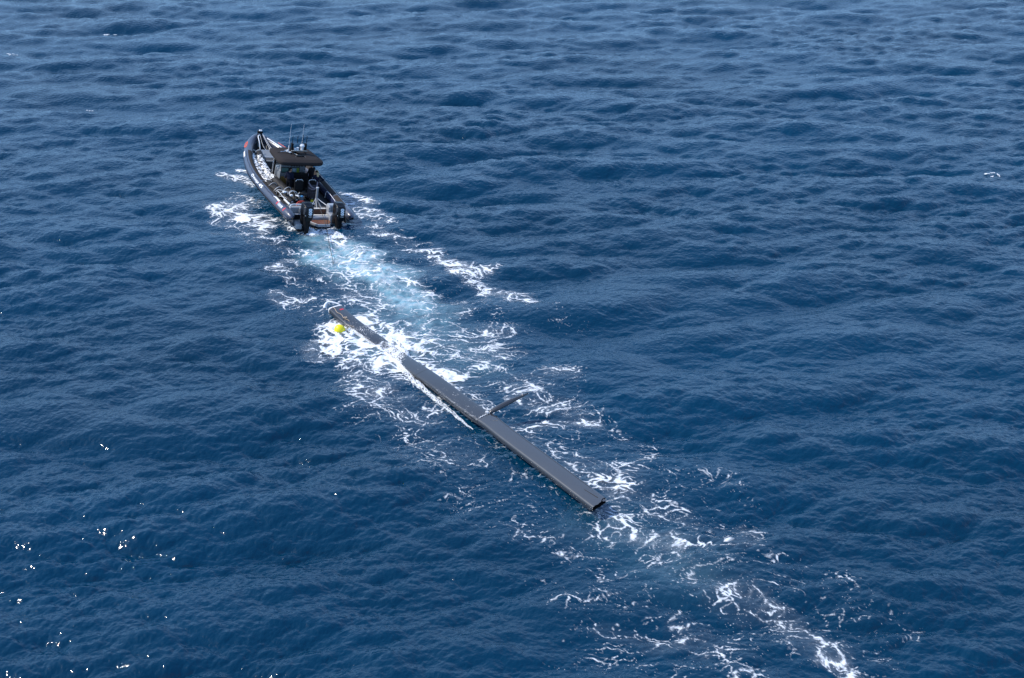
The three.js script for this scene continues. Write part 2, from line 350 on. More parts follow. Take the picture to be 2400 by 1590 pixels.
const foamMap = (() => {
  const n = FT.n, data = new Uint8Array(n * n * 4);
  for (let j = 0; j < n; j++) for (let i = 0; i < n; i++) {
    const s = lerp(FT.s0, FT.s1, (i + 0.5) / n), t = lerp(FT.t0, FT.t1, (j + 0.5) / n), x = ORG[0] + s * AX[0] + t * AX[1], z = ORG[1] + s * AX[1] - t * AX[0], o = (j * n + i) * 4;
    data[o] = data[o + 1] = data[o + 2] = 255;
    let d = field(foamField, x, z);
    if (d < 0.03) continue;
    const clump = noise2(x * 0.42 + 70, z * 0.5) + 0.6 * noise2(x * 1.2, z * 1.4 + 90);
    const cover = 0.90 * Math.pow(clamp(d * (1 + 0.7 * clump * (1.1 - d))), 2.05), w = foamWeb(x, z), T = webOver(cover);
    let a = smooth(T - 0.03, T + 0.20, w) * (0.48 + 0.52 * smooth(T + 0.03, T + 0.36, w));
    const fleck = noise2(x * 15 + 5, z * 17) + 0.7 * noise2(x * 31, z * 34 + 3);        // loose flecks between the threads
    a = Math.max(a, smooth(0.72, 0.95, fleck + d * 0.36 + clump * 0.22) * 0.7 * smooth(0.06, 0.3, d));
    const veil = smooth(0.3, 1.0, d) * (0.06 + 0.30 * smooth(-0.3, 0.5, (w - T) * 0.8 + clump * 0.4));
    const air = field(airField, x, z), churn = smooth(0.3, 1.0, air) * clamp(0.17 + 0.5 * noise2(wx2(x, z) * 1.6, z * 1.6 + 20) + 0.35 * noise2(x * 4.2, z * 4.2 + 20) + 0.25 * noise2(x * 10, z * 10));   // fine froth of the propellers
    data[o + 3] = 255 * clamp(Math.max(a, veil, churn));
  }
  const t = new THREE.DataTexture(data, n, n); t.magFilter = THREE.LinearFilter; t.colorSpace = THREE.SRGBColorSpace; t.needsUpdate = true; return t;
})();
const foamStuff = new THREE.MeshStandardMaterial({ color: new THREE.Color().setRGB(0.80, 0.83, 0.86), roughness: 0.9, map: foamMap, transparent: true });
foamStuff.name = 'sea_foam';
{
  const keep = new Int32Array(NR * NC).fill(-1), pos = [], uv = [], idx = [], nrm = seaGeo.attributes.normal;
  const dens = (o) => field(foamField, seaPosRest(o)[0], seaPosRest(o)[1]);
  function seaPosRest(o) { const i = Math.floor(o / NC), j = o % NC; return [rows[i] * Math.sin(cols[j]), -rows[i] * Math.cos(cols[j])]; }
  const D = new Float32Array(NR * NC); for (let o = 0; o < NR * NC; o++) if (calmAt[o] > 0) D[o] = dens(o);
  const take = (o) => {
    if (keep[o] < 0) {
      keep[o] = pos.length / 3; const [x, z] = seaPosRest(o), [s, t] = toST(x, z), d = D[o];
      const lift = 0.010 + smooth(0.55, 1, d) * (0.05 + 0.09 * noise2(x * 1.9, z * 1.9) + 0.06 * noise2(x * 5.1, z * 5.1 + 9));
      pos.push(seaPos[o * 3] + nrm.getX(o) * 0.01, seaPos[o * 3 + 1] + Math.max(0.010, lift), seaPos[o * 3 + 2] + nrm.getZ(o) * 0.01);
      uv.push((s - FT.s0) / (FT.s1 - FT.s0), (t - FT.t0) / (FT.t1 - FT.t0));
    }
    return keep[o];
  };
  for (let i = 0; i < NR - 1; i++) for (let j = 0; j < NC - 1; j++) {
    const a = i * NC + j, b = a + 1, c = a + NC, d = b + NC;
    if (Math.max(D[a], D[b], D[c], D[d]) < 0.03) continue;
    idx.push(take(a), take(b), take(d), take(a), take(d), take(c));
  }
  const g = new THREE.BufferGeometry(); g.setIndex(idx);
  g.setAttribute('position', new THREE.Float32BufferAttribute(pos, 3)); g.setAttribute('uv', new THREE.Float32BufferAttribute(uv, 2)); g.computeVertexNormals();
  const m = part('wake_foam', g, foamStuff, scene); m.userData.kind = 'stuff';
  tag(m, 'white lacy foam of the wake around the boat and the floating mast', 'foam');
  console.log('sea', (NR * NC * 2 / 1e6).toFixed(2), 'M, foam', (idx.length / 3e6).toFixed(2), 'M triangles');
}
// ---------------------------------------------------------------- shapes used by the mast and the boat
function sweep(path, radius, around, opt = {}) {            // a tube of changing radius along points; opt.squash flattens it, opt.up keeps the ring upright
  const n = path.length, pos = [], uv = [], idx = [], up = V(0, 1, 0); let run = 0;
  for (let i = 0; i < n; i++) {
    const p = path[i], t = path[Math.min(n - 1, i + 1)].clone().sub(path[Math.max(0, i - 1)]).normalize();
    const side = V().crossVectors(t, Math.abs(t.y) > 0.95 ? V(1, 0, 0) : up).normalize(), top = V().crossVectors(side, t), r = typeof radius === 'function' ? radius(i / (n - 1), i) : radius;
    if (i) run += p.distanceTo(path[i - 1]);
    for (let k = 0; k <= around; k++) {
      const a = k / around * TAU, q = (opt.wobble ? opt.wobble(run, a, p) : 1) * r;
      pos.push(...p.clone().addScaledVector(side, Math.cos(a) * q).addScaledVector(top, Math.sin(a) * q * (opt.squash ?? 1)).toArray()); uv.push(k / around, run);
    }
  }
  const w = around + 1;
  for (let i = 0; i < n - 1; i++) for (let k = 0; k < around; k++) { const a = i * w + k; idx.push(a, a + 1, a + w, a + 1, a + w + 1, a + w); }
  for (const [row, flip] of [[0, 0], [n - 1, 1]]) {
    const c = pos.length / 3; pos.push(...path[row].toArray()); uv.push(0.5, 0);
    for (let k = 0; k < around; k++) idx.push(...(flip ? [c, row * w + k, row * w + k + 1] : [c, row * w + k + 1, row * w + k]));
  }
  const g = new THREE.BufferGeometry(); g.setIndex(idx); g.setAttribute('position', new THREE.Float32BufferAttribute(pos, 3)); g.setAttribute('uv', new THREE.Float32BufferAttribute(uv, 2)); g.computeVertexNormals();
  const nn = g.attributes.normal; for (let i = 0; i < n; i++) { const a = i * w, b = a + around, s = V(nn.getX(a) + nn.getX(b), nn.getY(a) + nn.getY(b), nn.getZ(a) + nn.getZ(b)).normalize(); nn.setXYZ(a, s.x, s.y, s.z); nn.setXYZ(b, s.x, s.y, s.z); }
  return g;
}
const curve = (pts, n) => new THREE.CatmullRomCurve3(pts.map((p) => V(...p)), false, 'centripetal').getPoints(n);
const line = (pts, r, n = 24, around = 6) => sweep(curve(pts, n), r, around);
function grid(nu, nv, at, flip) {                           // a sheet of nu x nv cells through at(u, v) -> [x, y, z]
  const pos = [], uv = [], idx = [];
  for (let i = 0; i <= nu; i++) for (let j = 0; j <= nv; j++) { pos.push(...at(i / nu, j / nv)); uv.push(i / nu, j / nv); }
  for (let i = 0; i < nu; i++) for (let j = 0; j < nv; j++) { const a = i * (nv + 1) + j, b = a + 1, c = a + nv + 1, d = c + 1; idx.push(...(flip ? [a, b, d, a, d, c] : [a, d, b, a, c, d])); }
  const g = new THREE.BufferGeometry(); g.setIndex(idx); g.setAttribute('position', new THREE.Float32BufferAttribute(pos, 3)); g.setAttribute('uv', new THREE.Float32BufferAttribute(uv, 2)); g.computeVertexNormals(); return g;
}
const box = (x, y, z, w, h, d, r = 0.02, ry = 0, rx = 0, rz = 0) => { const g = new RoundedBoxGeometry(w, h, d, 3, Math.min(r, w / 2.1, h / 2.1, d / 2.1)); if (rx) g.rotateX(rx); if (rz) g.rotateZ(rz); if (ry) g.rotateY(ry); g.translate(x, y, z); return g; };
const rod = (a, b, r, around = 10, r2 = r) => { const p = V(...a), q = V(...b), g = new THREE.CylinderGeometry(r2, r, p.distanceTo(q), around); g.applyQuaternion(new THREE.Quaternion().setFromUnitVectors(V(0, 1, 0), q.clone().sub(p).normalize())); g.translate((p.x + q.x) / 2, (p.y + q.y) / 2, (p.z + q.z) / 2); return g; };
const M = {};
function mat(name, rgb, roughness, more = {}) { const m = new THREE.MeshPhysicalMaterial({ roughness, ...more }); m.color.setRGB(...rgb); m.name = name; return (M[name] = m); }
function texture(w, h, draw, srgb = true) { const c = document.createElement('canvas'); c.width = w; c.height = h; draw(c.getContext('2d'), w, h); const t = new THREE.CanvasTexture(c); if (srgb) t.colorSpace = THREE.SRGBColorSpace; t.anisotropy = 8; return t; }
function grainMap(n, f, seed) { const d = new Uint8Array(n * n * 4); for (let y = 0; y < n; y++) for (let x = 0; x < n; x++) { const v = f(x / n, y / n) * 255, o = (y * n + x) * 4; d[o] = d[o + 1] = d[o + 2] = clamp(v, 0, 255); d[o + 3] = 255; } const t = new THREE.DataTexture(d, n, n); t.wrapS = t.wrapT = THREE.RepeatWrapping; t.magFilter = THREE.LinearFilter; t.needsUpdate = true; return t; }
const wearMap = grainMap(256, (u, v) => 0.5 + 0.5 * noise2(u * 8, v * 8) + 0.3 * noise2(u * 31, v * 31));

// ---------------------------------------------------------------- the broken mast, floating on its side behind the tow line
mat('dry_carbon', [0.050, 0.054, 0.062], 0.40, { clearcoat: 0.6, clearcoatRoughness: 0.34 });
mat('wet_carbon', [0.030, 0.030, 0.033], 0.34, { clearcoat: 0.6, clearcoatRoughness: 0.25 });
mat('carbon_inside', [0.006, 0.006, 0.007], 0.7);
mat('white_paint', [0.78, 0.78, 0.78], 0.35);
mat('tan_rope', [0.46, 0.36, 0.27], 0.85);
mat('white_rope', [0.74, 0.73, 0.72], 0.8);
mat('red_tape', [0.55, 0.03, 0.06], 0.5);
M.dry_carbon.roughnessMap = (() => { const t = grainMap(256, (u, v) => 0.86 + 0.22 * noise2(u * 4, v * 9) + 0.12 * noise2(u * 16, v * 40), 1); t.repeat.set(5, 1); return t; })();
const mast = thing('broken_mast', 'long dark grey carbon mast lying broken on the water behind the tow line', 'mast');
const RIGHT = V(0.844, 0, -0.536), STATIONS = [          // x, z, height of the right edge, roll in degrees
  [-8.33, -63.36, 0.34, 4], [-7.63, -62.25, 0.24, 5], [-6.93, -61.31, 0.13, 5], [-6.05, -60.21, 0.03, 6], [-5.42, -59.34, -0.04, 7], [-4.72, -57.99, 0.13, 13], [-3.18, -55.47, 0.34, 13], [-1.8, -53.15, 0.42, 13], [-1.08, -52.01, 0.45, 13],
  [-0.63, -51.38, 0.47, 13], [0.07, -50.21, 0.48, 13], [1.97, -47.19, 0.50, 13], [3.53, -44.69, 0.52, 13]];
const CHORD = 0.72, mastCurve = new THREE.CatmullRomCurve3(STATIONS.map((s) => V(s[0], s[2], s[1])), false, 'centripetal');
const SECTION = []; {                                      // a D: round leading edge at -c, flat trailing edge at +c
  const c = CHORD / 2, top = [];
  for (let k = 0; k <= 12; k++) { const a = k / 12 * Math.PI / 2; top.push([-c + 0.17 - Math.pow(Math.cos(a), 0.62) * 0.17, Math.pow(Math.sin(a), 0.72) * 0.165]); }
  for (let k = 1; k <= 6; k++) { const t = k / 6; top.push([lerp(-c + 0.17, c - 0.025, t), 0.165 + 0.012 * Math.sin(t * 2.4) - 0.035 * t * t]); }
  top.push([c - 0.008, 0.118], [c, 0.10]);
  SECTION.push(...top); for (const [x, y] of [...top].reverse()) if (Math.abs(y) > 1e-6) SECTION.push([x, -y]);
}
function mastPoint(t, c, n) {                              // t along the stations 0..1, c along the chord, n off the flat
  const tc = clamp(t), p = mastCurve.getPoint(tc).addScaledVector(mastCurve.getTangent(tc), (t - tc) * 22), k = tc * (STATIONS.length - 1), i = Math.min(STATIONS.length - 2, Math.floor(k)), roll = lerp(STATIONS[i][3], STATIONS[i + 1][3], k - i) * Math.PI / 180;
  const across = RIGHT.clone().multiplyScalar(Math.cos(roll)).add(V(0, Math.sin(roll), 0)), out = RIGHT.clone().multiplyScalar(-Math.sin(roll)).add(V(0, Math.cos(roll), 0));
  return p.addScaledVector(across, c - CHORD / 2).addScaledVector(out, n);
}
function spar(t0, t1, steps, opt = {}) {                   // part of the tube; jag(k) shortens a ring point at the far end
  const S = SECTION.length;
  return grid(steps, S, (u, v) => { const k = Math.round(v * S) % S; let t = lerp(t0, t1, u); if (opt.jag && u === 1) t += opt.jag(k) / 22; if (opt.jag0 && u === 0) t -= opt.jag0(k) / 22; const s = opt.shrink ?? 1; return mastPoint(t, SECTION[k][0] * s, SECTION[k][1] * s).toArray(); }, opt.flip);
}
const cap = (t, shrink = 1) => { const g = new THREE.BufferGeometry(), c = mastPoint(t, 0, 0), pos = [], S = SECTION.length; for (let k = 0; k < S; k++) { const a = SECTION[k], b = SECTION[(k + 1) % S]; pos.push(...c.toArray(), ...mastPoint(t, a[0] * shrink, a[1] * shrink).toArray(), ...mastPoint(t, b[0] * shrink, b[1] * shrink).toArray()); } g.setAttribute('position', new THREE.Float32BufferAttribute(pos, 3)); g.computeVertexNormals(); return g; };
{
  const rj = rng(41), jagged = SECTION.map((s, k) => 0.05 * (rj() - 0.5) + (s[0] > 0.12 && s[1] > 0 ? -0.16 + 0.14 * rj() : 0) + (s[1] < 0 ? -0.10 : 0.02));
  const M12 = STATIONS.length - 1, tS = 8.55 / M12;        // where the spreader sits
  const tip = part('tip_section', [spar(0, 5.0 / M12, 60), cap(0)], M.wet_carbon, mast);
  const mid = part('middle_section', [spar(4.9 / M12, tS, 60)], M.wet_carbon, mast);
  const low = part('lower_section', [spar(tS, 1, 60, { jag: (k) => jagged[k] })], M.dry_carbon, mast);
  low.userData.label = 'smooth dry lower length of the mast with a jagged broken end';
  part('broken_end', [spar(0.93, 1, 6, { jag: (k) => jagged[k] - 0.01, shrink: 0.93, flip: true }), cap(0.935, 0.93)], M.carbon_inside, mast);
  { // splinters and the torn flap at the broken end
    const sh = [], r = rng(8);
    for (let k = 0; k < 9; k++) { const c = lerp(-0.22, 0.33, r()), n = lerp(-0.12, 0.1, r()), a = mastPoint(0.985, c, n), b = a.clone().add(V(0.05 + 0.12 * r(), -0.02 + 0.05 * r(), 0.10 + 0.14 * r())); sh.push(rod(a.toArray(), b.toArray(), 0.018, 5, 0.004)); }
    part('splinter', sh, M.carbon_inside, mast).userData.kind = 'stuff';
    const f = [mastPoint(0.978, 0.10, 0.170), mastPoint(0.987, 0.30, 0.150), mastPoint(1.002, 0.28, 0.115), mastPoint(1.0, 0.16, 0.12)], g = new THREE.BufferGeometry();
    g.setAttribute('position', new THREE.Float32BufferAttribute([f[0], f[1], f[2], f[0], f[2], f[3]].flatMap((p) => p.toArray()), 3)); g.computeVertexNormals(); part('torn_flap', g, M.dry_carbon, mast);
    part('crack', [rod(mastPoint(0.970, 0.06, 0.166).toArray(), mastPoint(0.992, 0.13, 0.158).toArray(), 0.012, 5, 0.02), rod(mastPoint(0.975, 0.08, 0.164).toArray(), mastPoint(0.978, 0.27, 0.148).toArray(), 0.004, 5)], M.carbon_inside, mast);
  }
  { // a step where the wet cover ends and the dark torn trailing edge beside the spreader
    part('collar', [spar(tS - 0.003, tS + 0.003, 2, { shrink: 1.035 })], M.dry_carbon, mast);
    const r = rng(3), torn = []; for (let k = 0; k < 14; k++) { const t = tS + 0.004 + k * 0.0028, c = 0.33 - 0.10 * Math.sin(k / 13 * Math.PI) * (0.6 + 0.6 * r()); torn.push(rod(mastPoint(t, c, 0.142).toArray(), mastPoint(t + 0.003, c + 0.05 * r(), 0.135).toArray(), 0.026, 6, 0.014)); }
    part('torn_edge', torn, M.carbon_inside, mast);
  }
  for (const t of [0.475]) part('joint', spar(t, t + 0.0006, 1, { shrink: 1.004 }), M.carbon_inside, mast);
  part('luff_track', grid(60, 2, (u, v) => mastPoint(lerp(tS + 0.04, 0.972, u), lerp(0.285, 0.31, v), 0.146 + 0.006).toArray()), M.wet_carbon, mast);
  { const p = []; for (let k = 0; k <= 20; k++) p.push(mastPoint(0.762 + 0.018 * k / 20 - 0.006 * Math.sin(k / 20 * 3), lerp(-0.02, 0.2, Math.pow(k / 20, 1.6)), 0.168 - 0.0006 * k)); const q = []; for (let k = 0; k <= 8; k++) q.push(mastPoint(0.768 + 0.008 * k / 8, lerp(0.06, 0.19, k / 8), 0.166)); part('scuff', [sweep(p, 0.009, 5), sweep(q, 0.006, 5)], M.wet_carbon, mast); }
  const root = mastPoint(tS - 0.004, 0.30, 0.17), tipP = root.clone().add(V(1.56, 0.46, -0.80)), dir = tipP.clone().sub(root);
  const sp = part('spreader', sweep(Array.from({ length: 25 }, (_, i) => root.clone().addScaledVector(dir, i / 24).add(V(0, 0.03 * Math.sin(i / 24 * Math.PI), 0))), (t) => 0.024 + 0.118 * Math.pow(Math.sin(Math.PI * Math.pow(clamp(t * 0.9 + 0.03), 0.62)), 0.9), 16, { squash: 0.66 }), M.wet_carbon, mast);
  const b0 = root.clone().addScaledVector(dir, 0.865), b1 = root.clone().addScaledVector(dir, 0.888);
  part('band', rod(b0.toArray(), b1.toArray(), 0.062, 14), M.tan_rope, sp);
  part('tip_fitting', rod(root.clone().addScaledVector(dir, 0.97).toArray(), root.clone().addScaledVector(dir, 1.03).toArray(), 0.022, 8), M.carbon_inside, sp);
  { // lashing round the mast under the spreader
    const pts = []; for (let k = 0; k <= 40; k++) { const c = lerp(0.30, -0.345, k / 40), t = tS + 0.001 + 0.0035 * Math.sin(k * 0.9) - 0.004 * k / 40, n = 0.186 - 0.19 * Math.pow(clamp((-c - 0.14) / 0.21), 2); pts.push(mastPoint(t, c, n)); }
    const knot = root.clone().add(V(-0.10, 0.02, 0.03)), kn = []; for (let k = 0; k < 26; k++) kn.push(knot.clone().add(V(0.07 * Math.sin(k * 1.3), 0.03 * Math.sin(k * 2.1), 0.07 * Math.cos(k * 1.7))));
    part('lashing', [sweep(pts, 0.014, 6), sweep(kn, 0.014, 6)], M.white_rope, mast);
  }
  const tan = []; for (let k = 0; k <= 30; k++) tan.push(mastPoint(lerp(0.004, 0.115, k / 30), lerp(-0.16, -0.12, k / 30) + 0.035 * Math.sin(k * 0.5), 0.182 + 0.006 * Math.sin(k)));
  const knot2 = mastPoint(0.088, -0.10, 0.20), k2 = []; for (let k = 0; k < 30; k++) k2.push(knot2.clone().add(V(0.09 * Math.sin(k * 1.1), 0.03 * Math.sin(k * 2.3), 0.09 * Math.cos(k * 1.9))));
  part('halyard', [sweep(tan, 0.014, 6), sweep(k2, 0.013, 6)], M.tan_rope, mast);
  part('red_mark', grid(4, 4, (u, v) => mastPoint(lerp(0.026, 0.034, u), lerp(0.04, 0.24, v), 0.176 - 0.02 * v).toArray()), M.red_tape, mast);
  const head = [mastPoint(-0.001, 0.30, 0.13), mastPoint(-0.012, 0.12, 0.19), mastPoint(-0.022, -0.12, 0.20), mastPoint(-0.020, -0.30, 0.12), mastPoint(-0.016, -0.40, 0.0)];
  part('masthead_crane', sweep(new THREE.CatmullRomCurve3(head).getPoints(24), (t) => 0.035 + 0.05 * t, 10), M.white_paint, mast);
  part('masthead_band', spar(0.0005, 0.006, 2, { shrink: 1.03 }), M.white_paint, mast);
}
// ---------------------------------------------------------------- water thrown over the mast: speckled film, the roll of foam along its edge, the buoy
const speckMap = (share, seed) => { const n = 1024, d = new Uint8Array(n * n * 4); for (let j = 0; j < n; j++) for (let i = 0; i < n; i++) { const u = i / n, v = j / n, o = (j * n + i) * 4, w = noise2(u * 105 + seed, v * 34) + 0.7 * noise2(u * 210, v * 70 + seed) + 0.5 * noise2(u * 18 + seed, v * 7), c = share(u, v); d[o] = d[o + 1] = d[o + 2] = 255; d[o + 3] = 255 * clamp(smooth(0.72 - c, 1.05 - c, w) * 0.9); } const t = new THREE.DataTexture(d, n, n); t.magFilter = THREE.LinearFilter; t.colorSpace = THREE.SRGBColorSpace; t.needsUpdate = true; return t; };
function film(t0, t1, share, seed, lift) {                  // u along the mast, v round its top from the right edge to the leading edge
  const S = 21, m = new THREE.MeshStandardMaterial({ color: new THREE.Color().setRGB(0.78, 0.78, 0.79), roughness: 0.8, map: speckMap(share, seed), transparent: true });
  const g = grid(80, S, (u, v) => { const k = Math.round((1 - v) * S) % SECTION.length, t = lerp(t0, t1, u), s = SECTION[k], l = lift(u, v) + 0.02 * noise2(u * 30, v * 6); return mastPoint(t, s[0] * (1 + 0.06 * Math.min(1, lift(u, v) * 8)), s[1] + l).toArray(); });
  const o = part('splash_film', g, m, scene); o.userData.kind = 'stuff'; return o;
}
const K = STATIONS.length - 1;
tag(film(0.9 / K, 5.6 / K, (u, v) => { u *= 1.12; const m = (smooth(0.0, 0.25, u) * 0.35 + smooth(0.5, 0.85, u) * 0.75) * (1 - smooth(0.93, 1.0, u - 0.13 * v)) - 1.2 * smooth(0.97, 1.03, u - 0.13 * v), edge = smooth(0.35, 1.0, v); return m * 0.85 + edge * (0.25 + 0.8 * smooth(0.1, 0.3, u)) + 0.05 + 0.4 * noise2(u * 5, v * 3); }, 3, (u) => 0.008 + 0.035 * Math.sin(Math.PI * smooth(0.5, 1, u))), 'white water washing over the dipped upper length of the mast', 'foam');
tag(film(5.2 / K, 8.5 / K, (u, v) => 0.02 + 0.42 * Math.exp(-(((v - 0.62) / 0.16) ** 2)) * smooth(0.15, 0.45, u) + 0.10 * smooth(0.2, 0.5, u) + 0.0 + 0.3 * smooth(0.9, 1, v), 9, () => 0.004), 'fine droplets beaded along the wet middle length of the mast', 'droplets');
function foamRoll(name, label, pts, rad, seed) {            // a lumpy roll of white water
  const path = curve(pts, 150).map((p) => V(p.x, seaHeight(p.x, p.z) + 0.03, p.z)), g = sweep(path, (t) => rad * (1.35 - 0.9 * t) * Math.pow(Math.sin(Math.PI * clamp(t * 0.96 + 0.02)), 0.5), 18, { wobble: (run, a) => 1 + 0.55 * noise2(run * 3.1 + seed, a * 1.3) + 0.4 * noise2(run * 8.3, a * 2.9 + seed) + 0.22 * noise2(run * 21 + seed, a * 6), squash: 0.8 });
  const o = part(name, g, M.churn, scene); o.userData.kind = 'stuff'; return tag(o, label, 'foam');
}
mat('churn', [0.82, 0.84, 0.86], 0.95, { transparent: true, map: (() => { const t = speckMap((u, v) => 0.95, 4); t.wrapS = t.wrapT = THREE.RepeatWrapping; t.repeat.set(0.35, 0.16); return t; })() });
{
  const edge = (k, off, y = 0) => { const p = mastPoint(k / K, -CHORD / 2 + off, 0); return [p.x, y, p.z]; };
  foamRoll('foam_roll', 'roll of white foam along the near edge of the wet middle length of mast', [edge(4.4, 0.30), edge(5, 0.14), edge(5.6, -0.10), edge(6.4, -0.13), edge(7.4, -0.13), edge(8.3, -0.09)], 0.14, 2);
  foamRoll('foam_roll', 'thick white surge on the far side where the mast dips under', [edge(3.9, 0.86), edge(4.4, 0.84), edge(4.9, 0.74), edge(5.3, 0.80), edge(5.9, 0.86)], 0.20, 7);
  foamRoll('foam_roll', 'burst of white water heaped around the yellow buoy', [[-8.05, 0, -61.85], [-7.75, 0, -61.45], [-7.5, 0, -61.1], [-7.55, 0, -60.7], [-7.9, 0, -60.45]], 0.26, 5);
  foamRoll('foam_roll', 'churned white water under the port outboard of the boat', [[-12.3, 0, -76.2], [-11.9, 0, -75.5], [-11.4, 0, -75.1], [-11.0, 0, -74.7], [-10.5, 0, -74.4]], 0.20, 12);
  foamRoll('foam_roll', 'churned white water under the starboard outboard of the boat', [[-10.4, 0, -75.2], [-10.0, 0, -74.7], [-9.6, 0, -74.4], [-9.3, 0, -73.9]], 0.17, 15);
}
{
  const by = V(-8.2, 0, -61.15); by.y = seaHeight(by.x, by.z) + 0.10;
  const buoy = thing('buoy', 'round yellow buoy half awash beside the tip of the mast', 'buoy'); buoy.position.copy(by);
  mat('yellow_buoy', [0.92, 0.76, 0.0], 0.35, { clearcoat: 0.3 });
  const prof = []; for (let k = 0; k <= 24; k++) { const a = -Math.PI / 2 + k / 24 * Math.PI; prof.push(new THREE.Vector2(Math.cos(a) * 0.265 * (1 - 0.06 * Math.sin(a)) + 1e-4, Math.sin(a) * 0.27)); }
  part('float', new THREE.LatheGeometry(prof, 32).rotateZ(0.5), M.yellow_buoy, buoy);
  part('neck', rod([-0.10, -0.22, 0.02], [-0.20, -0.42, 0.04], 0.07, 12, 0.05), M.carbon_inside, buoy);
  part('lanyard', line([[0.2, 0.16, -0.05], [0.35, 0.22, -0.1], [0.55, 0.2, -0.02], [0.72, 0.16, 0.05]], 0.012), M.tan_rope, buoy);
}
{ // a few small breaking crests out on the open sea
  const caps = [], r = rng(14); for (const [x, z, w] of [[-36.4, -127, 1.3], [-42.6, -119, 1.2], [30.5, -85.6, 0.9], [-31, -101, 0.5]])
    for (let k = 0; k < 9; k++) { const cx = x + (r() - 0.5) * w, cz = z + (r() - 0.5) * 0.6, a = w * (0.05 + 0.13 * r()), b = 0.03 + 0.08 * r(), ph = r() * 9; caps.push(grid(14, 6, (u, v) => { const q = (v * 2 - 1) * Math.sqrt(Math.max(0, 1 - (u * 2 - 1) ** 2)) * (0.6 + 0.8 * Math.abs(noise2(u * 7 + ph, ph))), px = cx + (u * 2 - 1) * a, pz = cz + q * b + 0.12 * noise2(u * 3 + ph, 2); return [px, seaHeight(px, pz) + 0.025 + 0.03 * (1 - q * q), pz]; })); }
  const o = part('whitecaps', caps, mat('crest_foam', [0.8, 0.82, 0.85], 0.95), scene); o.userData.kind = 'stuff'; tag(o, 'small white breaking crests scattered over the open sea', 'foam');
}
// ---------------------------------------------------------------- the tow boat: a long rigid inflatable with two outboards, heeled and bow up. Own axes: x to starboard, y up, -z ahead
mat('tube_rubber', [0.050, 0.058, 0.088], 0.36, { clearcoat: 0.5, clearcoatRoughness: 0.18 });
mat('tube_pad', [0.050, 0.041, 0.035], 0.9, { specularIntensity: 0.3 });
mat('black_plastic', [0.005, 0.005, 0.006], 0.5, { specularIntensity: 0.4 });
mat('black_gloss', [0.004, 0.004, 0.005], 0.3, { specularIntensity: 0.5, clearcoat: 0.15, clearcoatRoughness: 0.1 });
mat('roof_black', [0.030, 0.025, 0.024], 0.85, { specularIntensity: 0.3 });
mat('gelcoat', [0.31, 0.32, 0.335], 0.28, { clearcoat: 0.4 });
mat('grey_deck', [0.040, 0.041, 0.043], 0.85);
mat('grey_panel', [0.20, 0.215, 0.23], 0.45);
mat('hull_dark', [0.030, 0.034, 0.042], 0.3);
mat('steel', [0.62, 0.62, 0.62], 0.25, { metalness: 0.9 });
mat('grey_post', [0.20, 0.21, 0.22], 0.42);
mat('seat_vinyl', [0.006, 0.006, 0.007], 0.65, { specularIntensity: 0.35 });
mat('navy_cover', [0.016, 0.026, 0.075], 0.42);
mat('red_paint', [0.55, 0.06, 0.03], 0.5);
mat('orange_mark', [0.75, 0.10, 0.03], 0.5);
mat('white_film', [0.80, 0.80, 0.80], 0.5);
mat('cream_trim', [0.70, 0.64, 0.55], 0.4);
mat('window', [0.6, 0.7, 0.75], 0.04, { transmission: 1, thickness: 0, ior: 1.45 });
const teakMap = texture(256, 64, (c, w, h) => { c.fillStyle = '#a8765a'; c.fillRect(0, 0, w, h); const r = rng(6); for (let i = 0; i < 260; i++) { c.fillStyle = `rgba(${60 + 120 * r()},${35 + 60 * r()},${20 + 40 * r()},0.16)`; c.fillRect(r() * w - 60, r() * h, 60 + 140 * r(), 0.6 + 2 * r()); } });
mat('teak', [0.50, 0.46, 0.43], 0.6, { map: teakMap });
mat('bench_teak', [0.36, 0.33, 0.31], 0.65, { map: teakMap });

const boat = thing('inflatable_boat', 'long dark grey inflatable boat with black hardtop and two outboards, towing the mast', 'boat');
boat.position.set(-11.0, 0.02, -75.66);
boat.rotation.order = 'YXZ';
boat.rotation.set(2.72 * Math.PI / 180, 26.06 * Math.PI / 180, -8.97 * Math.PI / 180);
boat.updateMatrixWorld(true);

// the inflated collar
const SIDE = [[1.80, 0.72, 0.42, 0.05], [1.80, 0.72, 0.33, 0.13], [1.80, 0.72, 0.10, 0.235], [1.81, 0.72, -0.28, 0.30], [1.86, 0.74, -1.7, 0.305], [1.92, 0.77, -3.1, 0.305], [1.95, 0.82, -4.8, 0.305], [1.92, 0.90, -6.4, 0.305], [1.76, 0.99, -7.9, 0.30], [1.40, 1.12, -9.6, 0.29], [0.92, 1.29, -11.0, 0.275], [0.45, 1.45, -11.85, 0.265]];
const RING = [...SIDE.map(([x, y, z, r]) => [-x, y, z, r]), [0, 1.54, -12.2, 0.26], ...[...SIDE].reverse()];
const ringCurve = new THREE.CatmullRomCurve3(RING.map((p) => V(p[0], p[1], p[2])), false, 'centripetal');
const ringR = (t) => { const k = t * (RING.length - 1), i = Math.min(RING.length - 2, Math.floor(k)); return lerp(RING[i][3], RING[i + 1][3], k - i); };
const NT = 240, tubeAt = Array.from({ length: NT + 1 }, (_, i) => ringCurve.getPoint(i / NT));
const collar = part('collar', sweep(tubeAt, (t) => ringR(t), 28), M.tube_rubber, boat);
function portAt(z) { let a = 0, b = 0.5; for (let k = 0; k < 40; k++) { const m = (a + b) / 2; if (ringCurve.getPoint(m).z > z) a = m; else b = m; } return a; }
